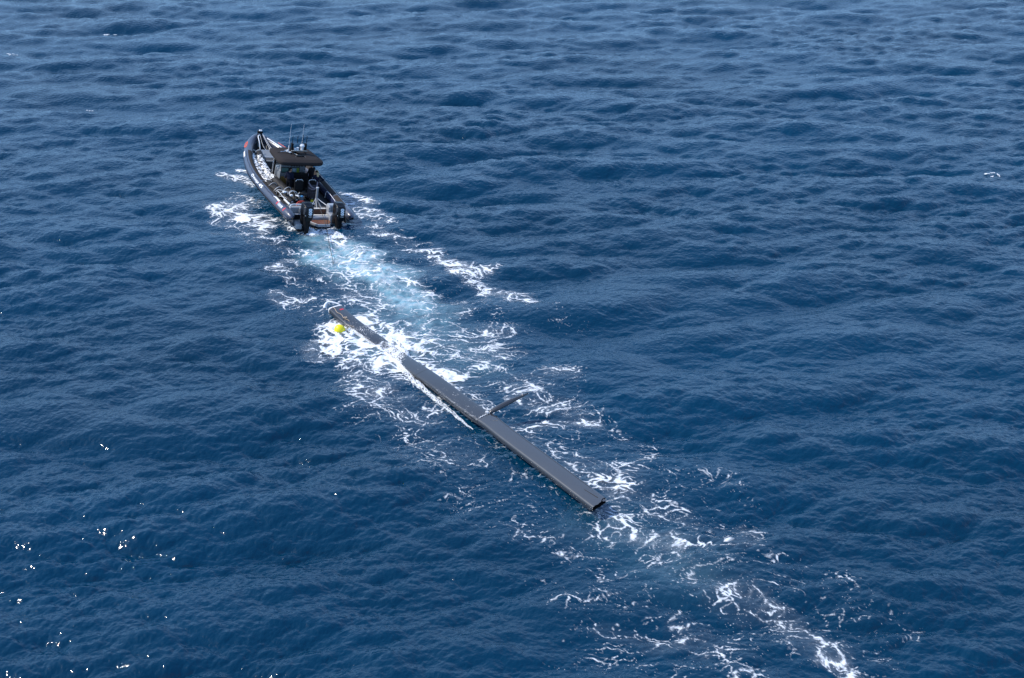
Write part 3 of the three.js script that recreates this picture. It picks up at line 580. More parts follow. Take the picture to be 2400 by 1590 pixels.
function tubePoint(side, z, ang, lift) {                    // side -1 port / 1 starboard; ang in degrees from outboard (0) over the top (90) to inboard (180)
  let t = portAt(z); if (side > 0) t = 1 - t;
  const p = ringCurve.getPoint(t), d = ringCurve.getTangent(t); if (side > 0) d.negate();
  const outw = V().crossVectors(d, V(0, 1, 0)).multiplyScalar(side < 0 ? -1 : 1).normalize(), top = V().crossVectors(outw, d).multiplyScalar(side < 0 ? -1 : 1).normalize(); if (top.y < 0) top.negate();
  if (outw.x * side < 0) outw.negate();
  const a = ang * Math.PI / 180, r = ringR(t) + lift; return p.addScaledVector(outw, Math.cos(a) * r).addScaledVector(top, Math.sin(a) * r);
}
const strip = (side, z0, z1, a0, a1, lift = 0.006, nu = 40, nv = 6) => grid(nu, nv, (u, v) => tubePoint(side, lerp(z0, z1, u), lerp(a0, a1, v), lift).toArray(), side > 0);
for (const [s, z0, z1] of [[-1, -1.15, -4.9], [-1, -5.05, -9.9], [1, -1.0, -2.6], [1, -2.75, -9.6]]) part('tube_pad', strip(s, z0, z1, 84, 138, 0.010), M.tube_pad, collar);
for (const s of [-1, 1]) {
  part('rub_strake', strip(s, -0.3, -11.5, -24, -8, 0.014, 80, 3), M.black_plastic, collar);
  part('grab_line', sweep(Array.from({ length: 70 }, (_, i) => tubePoint(s, lerp(-1.9, -9.8, i / 69), 62 + 3 * Math.sin(i * 0.9), 0.012)), 0.010, 6), M.black_plastic, collar);
  part('tip_cone', (() => { const pts = [[0.40, 0.062], [0.47, 0.05], [0.52, 0.025], [0.54, 0.004]].map(([z, r]) => [V(s * 1.80, 0.72, z), r]); return sweep(pts.map((q) => q[0]), (t, i) => pts[i][1], 18); })(), M.black_plastic, collar);
}
// markings printed on the port side
const print = (w, h, draw, name) => { const m = new THREE.MeshPhysicalMaterial({ roughness: 0.5, transparent: true, map: texture(w, h, draw) }); m.name = name; return m; };
const decal = (z0, z1, a0, a1) => grid(30, 6, (u, v) => tubePoint(-1, lerp(z0, z1, u), lerp(a0, a1, v), 0.009).toArray());
const capital = print(512, 128, (c, w, h) => { c.clearRect(0, 0, w, h); c.fillStyle = '#fff'; c.font = 'bold 118px sans-serif'; c.textBaseline = 'middle'; c.fillText('O', 4, h / 2, 110); c.font = 'bold 92px sans-serif'; c.fillText('mega', 100, h / 2 + 4, 240); c.font = 'bold 128px sans-serif'; c.fillText('45', 372, h / 2, 136); }, 'white_lettering');
part('lettering', decal(-6.25, -4.05, 16, 62), capital, collar);
part('lettering', decal(-1.46, -0.58, 24, 68), print(256, 64, (c, w, h) => { c.clearRect(0, 0, w, h); c.fillStyle = '#fff'; c.font = 'bold 60px sans-serif'; c.textBaseline = 'middle'; c.fillText('TUDOR', 2, h / 2 + 2, 252); }, 'white_lettering_small'), collar);
for (const [z0, z1] of [[-1.62, -1.50], [-0.55, -0.43]]) part('red_shield', strip(-1, z0, z1, 70, 24, 0.008, 3, 6), M.red_tape, collar);
part('white_patch', grid(8, 5, (u, v) => tubePoint(-1, lerp(-2.5, -1.55, u) + 0.25 * (1 - v) * (1 - u), lerp(84, 62, v), 0.008).toArray()), M.white_film, collar);
part('white_patch', strip(-1, -9.9, -9.1, 44, 18, 0.008, 8, 5), M.white_film, collar);
part('bow_swirl', sweep(Array.from({ length: 50 }, (_, i) => { const t = i / 49, a = t * 7.5, r = 0.95 - 0.75 * t; return tubePoint(-1, -10.7 - 0.62 * r * Math.cos(a) - 0.3 * t, 42 + 26 * r * Math.sin(a), 0.006); }), (t) => 0.028 + 0.012 * Math.sin(t * 3), 6, { squash: 0.4 }), M.orange_mark, collar);
part('bow_swirl', sweep(Array.from({ length: 30 }, (_, i) => { const t = i / 29, a = t * 5, r = 0.9 - 0.7 * t; return tubePoint(1, -10.7 - 0.5 * r * Math.cos(a), 60 + 20 * r * Math.sin(a), 0.006); }), 0.03, 6, { squash: 0.4 }), M.orange_mark, collar);

// hull, deck and inner sides
const half = (z) => { const p = ringCurve.getPoint(portAt(Math.min(z, 0.05))); return [-p.x - 0.20, p.y]; };
part('hull', grid(60, 14, (u, v) => { const z = lerp(-0.02, -12.0, u), [w, y] = half(z), s = v * 2 - 1, a = Math.abs(s), keel = lerp(-0.52, 0.95, Math.pow(u, 3.2)), x = s < 0 ? -1 : 1, cx = w * (1 - 0.55 * Math.pow(u, 6)); return a < 0.7 ? [x * cx * a / 0.7, lerp(keel, lerp(0.12, y - 0.2, Math.pow(u, 3)), Math.pow(a / 0.7, 1.1)), z] : [x * lerp(cx, w, (a - 0.7) / 0.3), lerp(lerp(0.12, y - 0.2, Math.pow(u, 3)), y - 0.08, (a - 0.7) / 0.3), z]; }), M.hull_dark, boat);
part('deck', grid(50, 6, (u, v) => { const z = lerp(-0.95, -11.6, u), [w] = half(z); return [w * (v * 2 - 1), 0.42 + 0.45 * smooth(-9.4, -11.5, z), z]; }, true), M.grey_deck, boat);
for (const s of [-1, 1]) part('liner', grid(50, 3, (u, v) => { const z = lerp(-0.95, -11.6, u), [w, y] = half(z); return [s * (w + 0.02 - 0.05 * (1 - v)), lerp(0.41, y + 0.16, v), z]; }, s < 0), M.black_plastic, boat);

// foredeck locker, step and bow post
{
  const fl = part('foredeck_hatch', grid(6, 6, (u, v) => { const z = lerp(-9.75, -10.75, u), w = lerp(0.92, 0.62, u); return [lerp(-0.34, w, v) + 0.04, 1.02 + 0.14 * u, z]; }, true), M.grey_panel, boat);
  for (const p of [[[-0.28, 1.03, -9.75], [0.5, 1.03, -9.75], [0.95, 1.03, -9.75]], [[-0.28, 1.17, -10.75], [0.65, 1.17, -10.75]]]) part('hatch_edge', line(p, 0.018, 6), M.white_film, fl);
  part('foredeck_step', box(0.25, 0.80, -9.35, 1.35, 0.44, 0.75, 0.05), M.grey_deck, boat);
  part('foredeck_base', [box(0.25, 0.72, -10.2, 1.2, 0.55, 0.9, 0.05)], M.grey_panel, boat);
  part('step_edge', line([[-0.4, 1.03, -8.98], [0.9, 1.03, -8.98]], 0.02, 4), M.cream_trim, boat);
  const post = part('bow_post', [rod([0, 1.2, -11.75], [0, 2.0, -11.95], 0.075, 14), box(0, 1.98, -11.95, 0.34, 0.16, 0.22, 0.05), rod([-0.16, 1.9, -11.9], [-0.16, 1.1, -11.3], 0.035, 8), rod([0.10, 1.9, -11.9], [0.12, 1.1, -11.3], 0.035, 8)], M.black_plastic, boat);
  part('roller', box(0.03, 2.07, -11.95, 0.20, 0.10, 0.16, 0.04), M.white_film, post);
  part('white_frame', line([[-0.24, 1.15, -10.9], [-0.26, 1.55, -11.1], [-0.24, 1.86, -11.5], [-0.12, 1.88, -11.6]], 0.035, 14, 8), M.white_film, boat);
  part('bow_rail', sweep(Array.from({ length: 30 }, (_, i) => tubePoint(1, lerp(-11.75, -9.0, i / 29), 128, 0.06)), 0.045, 10), M.white_film, boat);
  part('bow_line', [line([[0.1, 1.95, -11.9], [0.28, 1.45, -11.2], [0.42, 1.12, -10.4], [0.62, 1.05, -9.9]], 0.013), line([[0.14, 1.9, -11.8], [0.40, 1.35, -10.8], [0.75, 1.1, -9.9]], 0.013), line([[-0.05, 1.9, -11.85], [0.02, 1.3, -11.1], [0.18, 1.1, -10.6]], 0.012)], M.white_rope, boat);
}
// console with instruments, windscreen and hardtop
{
  const con = part('console', [box(0.10, 1.00, -6.05, 1.60, 1.18, 1.1, 0.08), box(0.10, 1.58, -5.72, 1.52, 0.66, 0.34, 0.06, 0, -0.22)], M.grey_panel, boat);
  part('side_panel', box(-0.72, 0.95, -5.70, 0.04, 0.95, 0.62, 0.01), M.grey_panel, con);
  const scr = (x, w, draw, lab) => { const t = texture(128, 80, draw), m = new THREE.MeshPhysicalMaterial({ roughness: 0.25, map: t }); m.name = lab; const f = part('display', box(x, 1.60, -5.535, w + 0.07, 0.34, 0.03, 0.012, 0, -0.22), M.black_plastic, con); const g = new THREE.PlaneGeometry(w, 0.26); g.rotateX(-0.22); g.translate(x, 1.604, -5.514); part('screen', g, m, f); };
  scr(-0.40, 0.42, (c, w, h) => { c.fillStyle = '#2f5650'; c.fillRect(0, 0, w, h); c.fillStyle = '#3c6c60'; for (let i = 0; i < 6; i++) c.fillRect(8 + i * 19, 10, 12, h - 26); }, 'chart_screen');
  scr(0.26, 0.44, (c, w, h) => { c.fillStyle = '#5c7a86'; c.fillRect(0, 0, w, h); c.fillStyle = '#7d8f22'; c.fillRect(w * 0.62, 0, w * 0.38, h); c.fillStyle = '#8fa8b0'; c.beginPath(); c.moveTo(20, 10); c.lineTo(70, 22); c.lineTo(56, 66); c.lineTo(10, 52); c.fill(); }, 'map_screen');
  for (let k = 0; k < 5; k++) part('gauge', rod([0.02 + k * 0.16, 1.84, -5.60], [0.02 + k * 0.16, 1.845, -5.575], 0.045, 12), M.black_plastic, con);
  const wheel = new THREE.TorusGeometry(0.19, 0.02, 8, 28); wheel.rotateX(-0.5); wheel.translate(0.62, 1.36, -5.30); part('steering_wheel', [wheel, rod([0.62, 1.36, -5.30], [0.62, 1.30, -5.50], 0.03)], M.black_plastic, con);
  part('door', box(-0.40, 0.92, -5.48, 0.52, 0.6, 0.02, 0.01), M.tan_door ?? mat('tan_door', [0.26, 0.15, 0.04], 0.5), con);
  part('wind_screen', [grid(16, 4, (u, v) => { const a = lerp(-1, 1, u); return [0.05 + a * lerp(0.86, 0.92, v), lerp(1.62, 2.56, v), -6.62 + 0.55 * Math.pow(Math.abs(a), 3) + 0.25 * v]; })], M.window, boat);
  for (const [x, z] of [[-0.90, -6.00], [1.00, -6.00]]) part('pillar', sweep(curve([[x, 0.9, z - 0.15], [x, 1.7, z], [x * 1.02, 2.62, z + 0.2]], 12), 0.055, 10), M.black_plastic, boat);
  for (const x of [-0.88, 0.98]) part('windscreen_frame', sweep(curve([[x, 1.0, -6.35], [x, 1.9, -6.3], [x, 2.6, -5.9]], 12), 0.07, 8, { squash: 0.5 }), M.steel, boat);
  for (const x of [0.05, 0.55]) part('pillar', rod([x, 1.9, -6.5], [x, 2.62, -6.2], 0.025), M.black_plastic, boat);
  // hardtop: a chamfered shell with rounded corners, a little narrower ahead
  const outline = (inset, n = 72) => Array.from({ length: n }, (_, k) => { const a = k / n * TAU, ca = Math.cos(a), sa = Math.sin(a), e = 0.30, x = Math.sign(ca) * Math.pow(Math.abs(ca), e), z = Math.sign(sa) * Math.pow(Math.abs(sa), e); return [x * (lerp(1.24, 1.41, z * 0.5 + 0.5) - inset), -5.12 + z * (1.44 - inset)]; });
  const prof = [[0.14, 2.44], [0.04, 2.455], [0, 2.52], [0.005, 2.63], [0.03, 2.665], [0.26, 2.755], [0.30, 2.765], [0.8, 2.79], [1.18, 2.80]], N = 72;
  const roof = part('hardtop', grid(prof.length - 1, N, (u, v) => { const [i, y] = prof[Math.round(u * (prof.length - 1))], p = outline(i)[Math.round(v * N) % N]; return [p[0], y, p[1]]; }, true), M.roof_black, boat);
  part('ceiling', grid(1, N, (u, v) => { const p = outline(u ? 1.19 : 0.13)[Math.round(v * N) % N]; return [p[0], 2.455, p[1]]; }), M.black_plastic, roof);
  part('hatch', box(0.08, 2.815, -4.52, 0.46, 0.05, 0.26, 0.015), M.black_gloss, roof);
  for (const p of [[[-1.12, 2.775, -5.15], [-0.6, 2.806, -5.3], [0.0, 2.806, -5.35], [0.7, 2.806, -5.3], [1.14, 2.772, -5.1]], [[0.08, 2.81, -4.4], [0.06, 2.79, -4.1], [0.06, 2.74, -3.92]]]) part('seam', line(p, 0.008, 20), M.black_plastic, roof);
  part('stay', [rod([-0.15, 2.83, -4.5], [-0.62, 2.56, -3.83], 0.010, 6), rod([0.30, 2.83, -4.5], [0.72, 2.56, -3.83], 0.010, 6)], M.grey_post, roof);
  part('cable', line([[-0.16, 2.84, -4.95], [-0.08, 2.82, -4.75], [0.0, 2.82, -4.6]], 0.018), M.cream_trim, roof);
  const rack = part('antenna_rack', [box(0.12, 2.98, -5.05, 0.98, 0.03, 0.34, 0.01), ...[[-0.32, -4.92], [0.56, -4.92], [-0.32, -5.18], [0.56, -5.18]].map(([x, z]) => rod([x, 2.79, z], [x, 2.98, z], 0.022, 8)), box(-0.28, 3.20, -5.06, 0.11, 0.42, 0.24, 0.02), box(0.54, 3.20, -5.06, 0.11, 0.42, 0.24, 0.02)], M.black_plastic, roof);
  part('rack_rail', box(0.12, 3.005, -4.87, 1.0, 0.03, 0.03, 0.01), M.cream_trim, rack);
  part('dome', [rod([0.36, 2.99, -5.08], [0.36, 3.24, -5.08], 0.085, 18), new THREE.SphereGeometry(0.15, 20, 10, 0, TAU, 0, Math.PI / 2).scale(1, 0.55, 1).translate(0.36, 3.26, -5.08), rod([0.36, 3.22, -5.08], [0.36, 3.26, -5.08], 0.15, 20)], M.white_film, rack);
  part('light_housing', [rod([0.06, 2.99, -5.02], [0.06, 3.16, -5.02], 0.075, 14), box(-0.10, 3.06, -5.0, 0.12, 0.14, 0.12, 0.03), box(-0.52, 2.93, -5.05, 0.12, 0.14, 0.12, 0.03), box(-0.42, 2.90, -4.9, 0.14, 0.06, 0.1, 0.02)], M.white_film, rack);
  for (const [x, z, h] of [[-0.26, -5.12, 0.46], [0.06, -5.15, 0.46], [0.40, -5.2, 0.5], [0.60, -5.1, 0.46]]) part('aerial', rod([x, 3.38, z], [x, 3.38 + h, z], 0.018, 8), M.black_plastic, rack);
  for (const x of [-0.42, 0.36]) part('whip_aerial', [rod([x, 2.9, -5.2], [x, 3.2, -5.2], 0.030, 8), rod([x, 3.2, -5.2], [x + 0.05, 4.5, -5.3], 0.010, 6, 0.006)], M.white_film, rack);
  part('spotlight', [rod([-0.95, 2.86, -5.1], [-0.55, 2.90, -5.1], 0.02, 8), box(-0.62, 2.90, -5.15, 0.1, 0.1, 0.1, 0.03)], M.steel, rack);
}
// helm seats
for (const x of [-0.20, 0.60]) {
  const seat = part('helm_seat', [box(x, 0.98, -3.72, 0.52, 0.14, 0.50, 0.06), rod([x, 0.44, -3.72], [x, 0.95, -3.72], 0.09, 14), box(x, 0.50, -3.72, 0.46, 0.10, 0.42, 0.03)], M.seat_vinyl, boat);
  part('backrest', box(x, 1.36, -3.46, 0.54, 0.62, 0.13, 0.06, 0, -0.10), M.seat_vinyl, seat);
  part('grab_handle', line([[x - 0.22, 1.60, -3.42], [x - 0.16, 1.69, -3.42], [x, 1.705, -3.42], [x + 0.16, 1.69, -3.42], [x + 0.22, 1.60, -3.42]], 0.022), M.steel, seat);
}
part('leaning_post', [box(0.25, 1.02, -4.72, 1.10, 0.78, 0.36, 0.08), box(0.25, 1.52, -4.70, 1.06, 0.34, 0.20, 0.08)], M.seat_vinyl, boat);
part('starboard_cover', grid(60, 8, (u, v) => { const z = lerp(-1.25, -6.8, u), p = tubePoint(1, z, lerp(150, 215, v), 0.03); return [p.x + 0.02 * noise2(z * 6, v * 4) - 0.05 * v, p.y + 0.02 * noise2(z * 5 + 9, v * 3), z]; }, true), M.navy_cover, boat);
for (const s of [-1, 1]) part('side_rail', line([[s * 1.42, 0.5, -1.5], [s * 1.44, 0.95, -1.55], [s * 1.50, 1.02, -2.1], [s * 1.52, 1.06, -3.2], [s * 1.52, 0.98, -3.4], [s * 1.50, 0.6, -3.45]], 0.016, 30), M.white_film, boat);
part('port_coaming', box(-1.43, 0.92, -1.75, 0.10, 0.10, 0.85, 0.03, 0.06), M.white_film, boat);
// stern: transom, side lockers, bench, platform, tow post
{
  const tr = part('transom', [box(-1.02, 0.22, -0.80, 1.05, 0.70, 0.40, 0.08), box(-0.66, 0.12, -0.45, 0.20, 0.42, 0.5, 0.06), box(1.15, 0.30, -0.62, 0.90, 0.75, 0.75, 0.08), box(0.05, 0.16, -0.75, 1.4, 0.60, 0.55, 0.06), box(-1.30, 0.16, 0.05, 0.35, 0.34, 0.6, 0.08), box(1.40, 0.16, 0.05, 0.30, 0.34, 0.6, 0.08)], M.gelcoat, boat);
  part('transom_recess', [box(-1.18, 0.42, -0.592, 0.44, 0.30, 0.02, 0.01), box(-0.9, 0.02, -0.15, 0.7, 0.16, 0.5, 0.03), box(1.05, -0.02, 0.1, 0.5, 0.2, 0.6, 0.03)], M.black_plastic, tr);
  part('trim_plate', [box(-1.2, 0.0, 0.2, 0.5, 0.08, 0.5, 0.02), box(1.3, 0.0, 0.2, 0.45, 0.08, 0.5, 0.02)], M.black_plastic, tr);
  const lk = part('port_locker', [box(-0.98, 0.72, -1.12, 1.05, 0.34, 0.34, 0.07)], M.gelcoat, boat);
  part('locker_rail', line([[-1.52, 0.72, -0.86], [-1.50, 0.98, -0.92], [-1.40, 1.03, -1.0], [-0.9, 1.04, -1.0], [-0.52, 1.04, -1.0]], 0.035, 20, 8), M.white_film, lk);
  part('cushion', box(-0.78, 0.72, -0.80, 0.50, 0.42, 0.12, 0.05, 0.25), M.grey_post, lk);
  const rk = part('starboard_locker', [box(1.12, 0.82, -1.10, 0.66, 0.44, 0.42, 0.09), box(0.82, 0.66, -0.98, 0.14, 0.66, 0.5, 0.06)], M.gelcoat, boat);
  part('vent_panel', box(1.16, 0.74, -0.885, 0.40, 0.34, 0.02, 0.01), M.grey_post, rk);
  const bench = part('bench', box(0.26, 0.54, -1.18, 0.95, 0.36, 0.10, 0.02), M.gelcoat, boat);
  for (let k = 0; k < 3; k++) part('slat', box(0.26, 0.45 + k * 0.105, -1.122, 0.92, 0.095, 0.02, 0.006), M.bench_teak, bench);
  part('bench_top', box(0.26, 0.735, -1.20, 0.95, 0.03, 0.16, 0.01), M.cream_trim, bench);
  part('step', box(0.25, 0.47, -0.80, 1.05, 0.04, 0.16, 0.015), M.cream_trim, bench);
  const out = [[-0.42, -0.88], [0.70, -0.88], [0.74, -0.22], [0.52, 0.28], [-0.16, 0.28], [-0.46, -0.2]], shp = new THREE.Shape(out.map(([x, z]) => new THREE.Vector2(x, z)));
  const pg = new THREE.ExtrudeGeometry(shp, { depth: 0.10, bevelEnabled: true, bevelSize: 0.03, bevelThickness: 0.03, bevelSegments: 3 }); pg.rotateX(Math.PI / 2); pg.translate(0, 0.27, 0);
  const plat = part('swim_platform', pg, M.gelcoat, boat);
  for (let k = 0; k < 9; k++) {
    const x0 = -0.40 + k * 0.124, x1 = x0 + 0.116, end = (x) => x < -0.16 ? lerp(-0.2, 0.24, (x + 0.46) / 0.30) : x > 0.52 ? lerp(0.24, -0.22, (x - 0.52) / 0.22) : 0.24;
    const s2 = new THREE.Shape([[x0, -0.86], [x1, -0.86], [x1, Math.max(-0.8, end(x1) - 0.02)], [x0, Math.max(-0.8, end(x0) - 0.02)]].map(([a, b]) => new THREE.Vector2(a, b)));
    const g = new THREE.ExtrudeGeometry(s2, { depth: 0.012, bevelEnabled: false }); g.rotateX(Math.PI / 2); g.translate(0, 0.314 + 0.001 * (k % 3), 0); const uvA = g.attributes.uv, ps = g.attributes.position; for (let i = 0; i < uvA.count; i++) uvA.setXY(i, ps.getZ(i) * 0.9 + k * 0.37, ps.getX(i) * 2.2);
    part('plank', g, M.teak, plat);
  }
  const tp = part('tow_post', [rod([0.50, 0.42, -2.18], [0.58, 1.55, -2.42], 0.068, 16), rod([0.52, 0.95, -2.28], [0.74, 0.45, -1.55], 0.035, 10), rod([0.50, 0.95, -2.28], [0.40, 0.45, -1.62], 0.04, 10)], M.grey_post, boat);
  part('post_cap', rod([0.58, 1.55, -2.42], [0.584, 1.60, -2.43], 0.072, 16), M.white_film, tp);
  part('bridle', [line([[0.52, 1.0, -2.3], [0.85, 0.80, -1.95], [1.05, 0.74, -1.6], [1.7, 0.82, -1.45]], 0.024), line([[0.48, 0.98, -2.25], [0.34, 0.72, -2.2], [0.30, 0.52, -2.3]], 0.016)], M.white_rope, tp);
  part('cleat', [box(0.95, 0.52, -1.35, 0.3, 0.12, 0.12, 0.03), box(0.75, 0.56, -1.3, 0.06, 0.1, 0.06, 0.02)], M.steel, boat);
}
// two identical outboards
const engineNumber = print(128, 192, (c, w, h) => { c.clearRect(0, 0, w, h); c.fillStyle = '#e8eef4'; c.save(); c.translate(w / 2, 74); c.rotate(-Math.PI / 2); c.font = 'bold 104px sans-serif'; c.lineWidth = 5; c.strokeStyle = '#e8eef4'; c.textAlign = 'center'; c.textBaseline = 'middle'; c.fillText('600', 0, 2, 142); c.strokeText('600', 0, 2, 142); c.restore(); c.font = 'bold 34px sans-serif'; c.textAlign = 'center'; c.fillText('V 12', w / 2, 186, 112); }, 'engine_number');
function outboard(x) {
  const e = new THREE.Group(); e.name = 'outboard_engine'; e.position.set(x, 0, 0.42); e.rotation.x = -0.03; boat.add(e);
  const sect = [[1.60, 0.16, 0.24, -0.06], [1.59, 0.235, 0.33, -0.06], [1.54, 0.275, 0.385, -0.05], [1.30, 0.30, 0.41, -0.02], [1.02, 0.30, 0.40, 0.0], [0.88, 0.29, 0.375, 0.01], [0.74, 0.24, 0.31, 0.03]], low = [[0.76, 0.22, 0.29, 0.03], [0.55, 0.185, 0.25, 0.05], [0.28, 0.16, 0.23, 0.06], [0.0, 0.12, 0.22, 0.07], [-0.4, 0.10, 0.20, 0.08]];
  const loft = (S, p, cap) => { const n = 40, g = grid(S.length - 1, n, (u, v) => { const [y, w, d, oz] = S[Math.round(u * (S.length - 1))], a = v * TAU, c = Math.cos(a), s = Math.sin(a), x = Math.sign(c) * Math.pow(Math.abs(c), p), z = Math.sign(s) * Math.pow(Math.abs(s), p); return [x * w * (1 - 0.12 * Math.max(0, z)), y - 0.10 * Math.max(0, z) * (cap ? 1 : 0), z * d + oz]; }, true); if (!cap) return g; const t = grid(1, n, (u, v) => { const [y, w, d, oz] = S[0], a = v * TAU, c = Math.cos(a), s = Math.sin(a), q = 1 - u, z = Math.sign(s) * Math.pow(Math.abs(s), p) * q; return [Math.sign(c) * Math.pow(Math.abs(c), p) * w * q * (1 - 0.12 * Math.max(0, z)), y + 0.012 * u - 0.10 * Math.max(0, z), z * d + oz]; }, true); return join([g, t]); };
  const cowl = part('cowling', loft(sect, 0.42, true), M.black_gloss, e);
  part('midsection', loft(low, 0.6, false), M.black_plastic, e);
  part('bracket', [box(0, 0.55, -0.42, 0.34, 0.55, 0.30, 0.05), box(0, 0.80, -0.36, 0.42, 0.12, 0.3, 0.04)], M.black_plastic, e);
  part('side_fin', [box(-0.24, 1.22, 0.27, 0.05, 0.44, 0.16, 0.02, 0.5), box(0.24, 1.22, 0.27, 0.05, 0.44, 0.16, 0.02, -0.5)], M.cowl_grey ?? mat('cowl_grey', [0.045, 0.05, 0.06], 0.35), e);
  part('badge', box(-0.19, 0.98, 0.36, 0.10, 0.035, 0.02, 0.008), M.white_film, e);
  part('badge', box(0.03, 0.76, 0.36, 0.10, 0.05, 0.02, 0.01, 0, 0, 0.35), M.grey_panel, e);
  const n = grid(6, 8, (u, v) => { const y = lerp(1.50, 0.98, v), x0 = lerp(-0.12, 0.20, u); const k = (1.54 - y) / 0.24, d = y > 1.30 ? lerp(0.385 - 0.05, 0.41 - 0.02, clamp(k)) : lerp(0.39, 0.40, (1.30 - y) / 0.28); return [x0, y - 0.10, d + 0.014]; }, true);
  const uv = n.attributes.uv; for (let i = 0; i < uv.count; i++) uv.setXY(i, uv.getX(i), 1 - uv.getY(i));
  part('engine_number', n, engineNumber, e);
  return e;
}
outboard(-0.95); outboard(0.95);
boat.updateMatrixWorld(true);
const aboard = (x, y, z) => boat.localToWorld(V(x, y, z));
function stow(name, label, category, [x, y, z], group) { const o = thing(name, label, category, group); o.position.copy(aboard(x, y, z)); o.quaternion.copy(boat.quaternion); return o; }
// ---------------------------------------------------------------- what lies aboard
const sailMap = (seed, from, to) => texture(512, 1024, (c, w, h) => {
  c.fillStyle = '#191718'; c.fillRect(0, 0, w, h); const r = rng(seed);
  for (let i = 0; i < 2300; i++) { const y = r(), inside = y > from && y < to; if (!inside && r() < 0.995) continue; c.fillStyle = r() < 0.52 ? '#f6f6f6' : '#141213'; c.save(); c.translate(r() * w, y * h); c.rotate((r() - 0.5) * 1.4 + 0.5); const a = 8 + r() * 34, b = 2 + r() * 7; c.beginPath(); c.ellipse(0, 0, a, b, 0, 0, TAU); c.fill(); if (r() < 0.5) { c.fillRect(-a * 0.5, -b, 6 + 10 * r(), b * 4); } c.restore(); }
});
function rolledSail(label, pts, rad, seed, from, to, straps) {
  const o = thing('rolled_sail', label, 'sail', 'sails rolled up along the port side of the boat'); o.position.copy(boat.position); o.quaternion.copy(boat.quaternion);
  const path = curve(pts, 110), m = new THREE.MeshPhysicalMaterial({ roughness: 0.7, map: sailMap(seed, from, to) }); m.name = 'printed_sailcloth';
  const len = path.reduce((s, p, i) => s + (i ? p.distanceTo(path[i - 1]) : 0), 0);
  const g = sweep(path, (t) => rad * Math.pow(Math.sin(Math.PI * clamp(t * 0.96 + 0.02)), 0.28), 36, { squash: 0.85, wobble: (run, a) => 1 + 0.10 * noise2(run * 2.3 + seed, a * 0.9) + 0.10 * noise2(run * 5 + seed, a * 2.2) + 0.05 * noise2(run * 14, a * 5 + seed) });
  const uv = g.attributes.uv; for (let i = 0; i < uv.count; i++) uv.setY(i, 1 - uv.getY(i) / len);
  part('sailcloth', g, m, o);
  for (const t of straps) { const i = Math.round(t * 109), p = path[i], d = path[i + 1].clone().sub(p).normalize(), side = V().crossVectors(d, V(0, 1, 0)).normalize(), up = V().crossVectors(side, d), ring = []; for (let k = 0; k <= 26; k++) { const a = k / 26 * TAU; ring.push(p.clone().addScaledVector(side, Math.cos(a) * rad * 1.09).addScaledVector(up, Math.sin(a) * rad * 0.95).addScaledVector(d, 0.06 * Math.sin(a * 2))); } part('strap', sweep(ring, 0.017, 6), M.white_rope, o); }
  return o;
}
rolledSail('long black and white rolled sail lying outermost along the port tube', [[-0.78, 0.98, -10.9], [-1.10, 0.98, -9.6], [-1.38, 0.92, -7.9], [-1.46, 0.86, -6.2], [-1.40, 0.84, -4.8], [-1.16, 0.80, -3.4], [-0.92, 0.70, -2.3]], 0.28, 21, 0.10, 0.66, [0.05, 0.70, 0.78, 0.86]);
rolledSail('black and white rolled sail lying inboard, beside the console', [[-0.36, 1.12, -10.8], [-0.62, 1.06, -9.6], [-0.90, 1.0, -8.0], [-1.00, 0.98, -6.6], [-0.92, 0.96, -5.2], [-0.72, 0.86, -3.9], [-0.52, 0.70, -2.7]], 0.25, 33, 0.14, 0.64, [0.07, 0.84, 0.92]);
{ // loose lashing ends with white knots over the sails
  const o = stow('sail_tie', 'pale rope tie looped over the after ends of the rolled sails', 'rope', [0, 0, 0]); o.position.copy(boat.position);
  part('rope', [line([[-1.55, 0.9, -3.6], [-1.46, 1.12, -3.3], [-1.2, 1.14, -3.05], [-0.95, 1.08, -2.95]], 0.016), line([[-1.5, 0.86, -2.9], [-1.44, 0.98, -2.5], [-1.3, 0.96, -2.2]], 0.016), line([[-0.95, 1.0, -2.8], [-0.8, 1.12, -3.1], [-0.5, 1.1, -3.05], [-0.35, 0.9, -3.0]], 0.016)], M.white_rope, o);
  part('knot', [box(-1.22, 1.10, -2.95, 0.22, 0.10, 0.16, 0.04, 0.4), box(-0.86, 0.98, -2.72, 0.18, 0.12, 0.14, 0.05, 0.2), box(-0.48, 0.95, -2.75, 0.10, 0.06, 0.24, 0.02, 0.6)], M.white_film, o);
}
{
  const o = stow('backpack', 'dark backpack with pinkish grey straps hung on the starboard helm seat', 'backpack', [0.60, 0.78, -3.24]); o.scale.setScalar(1.3);
  mat('pack_cloth', [0.022, 0.018, 0.022], 0.8); mat('pack_strap', [0.16, 0.13, 0.15], 0.7);
  part('body', [box(0, 0.22, 0.04, 0.50, 0.62, 0.24, 0.11), box(0.02, 0.10, 0.18, 0.36, 0.30, 0.10, 0.05)], M.pack_cloth, o);
  part('shoulder_strap', [line([[-0.22, 0.62, -0.02], [-0.10, 0.46, 0.15], [0.08, 0.42, 0.17], [0.20, 0.66, 0.0]], 0.035, 20), line([[-0.24, 0.42, 0.1], [-0.05, 0.36, 0.18], [0.12, 0.44, 0.17]], 0.03, 16)], M.pack_strap, o);
}
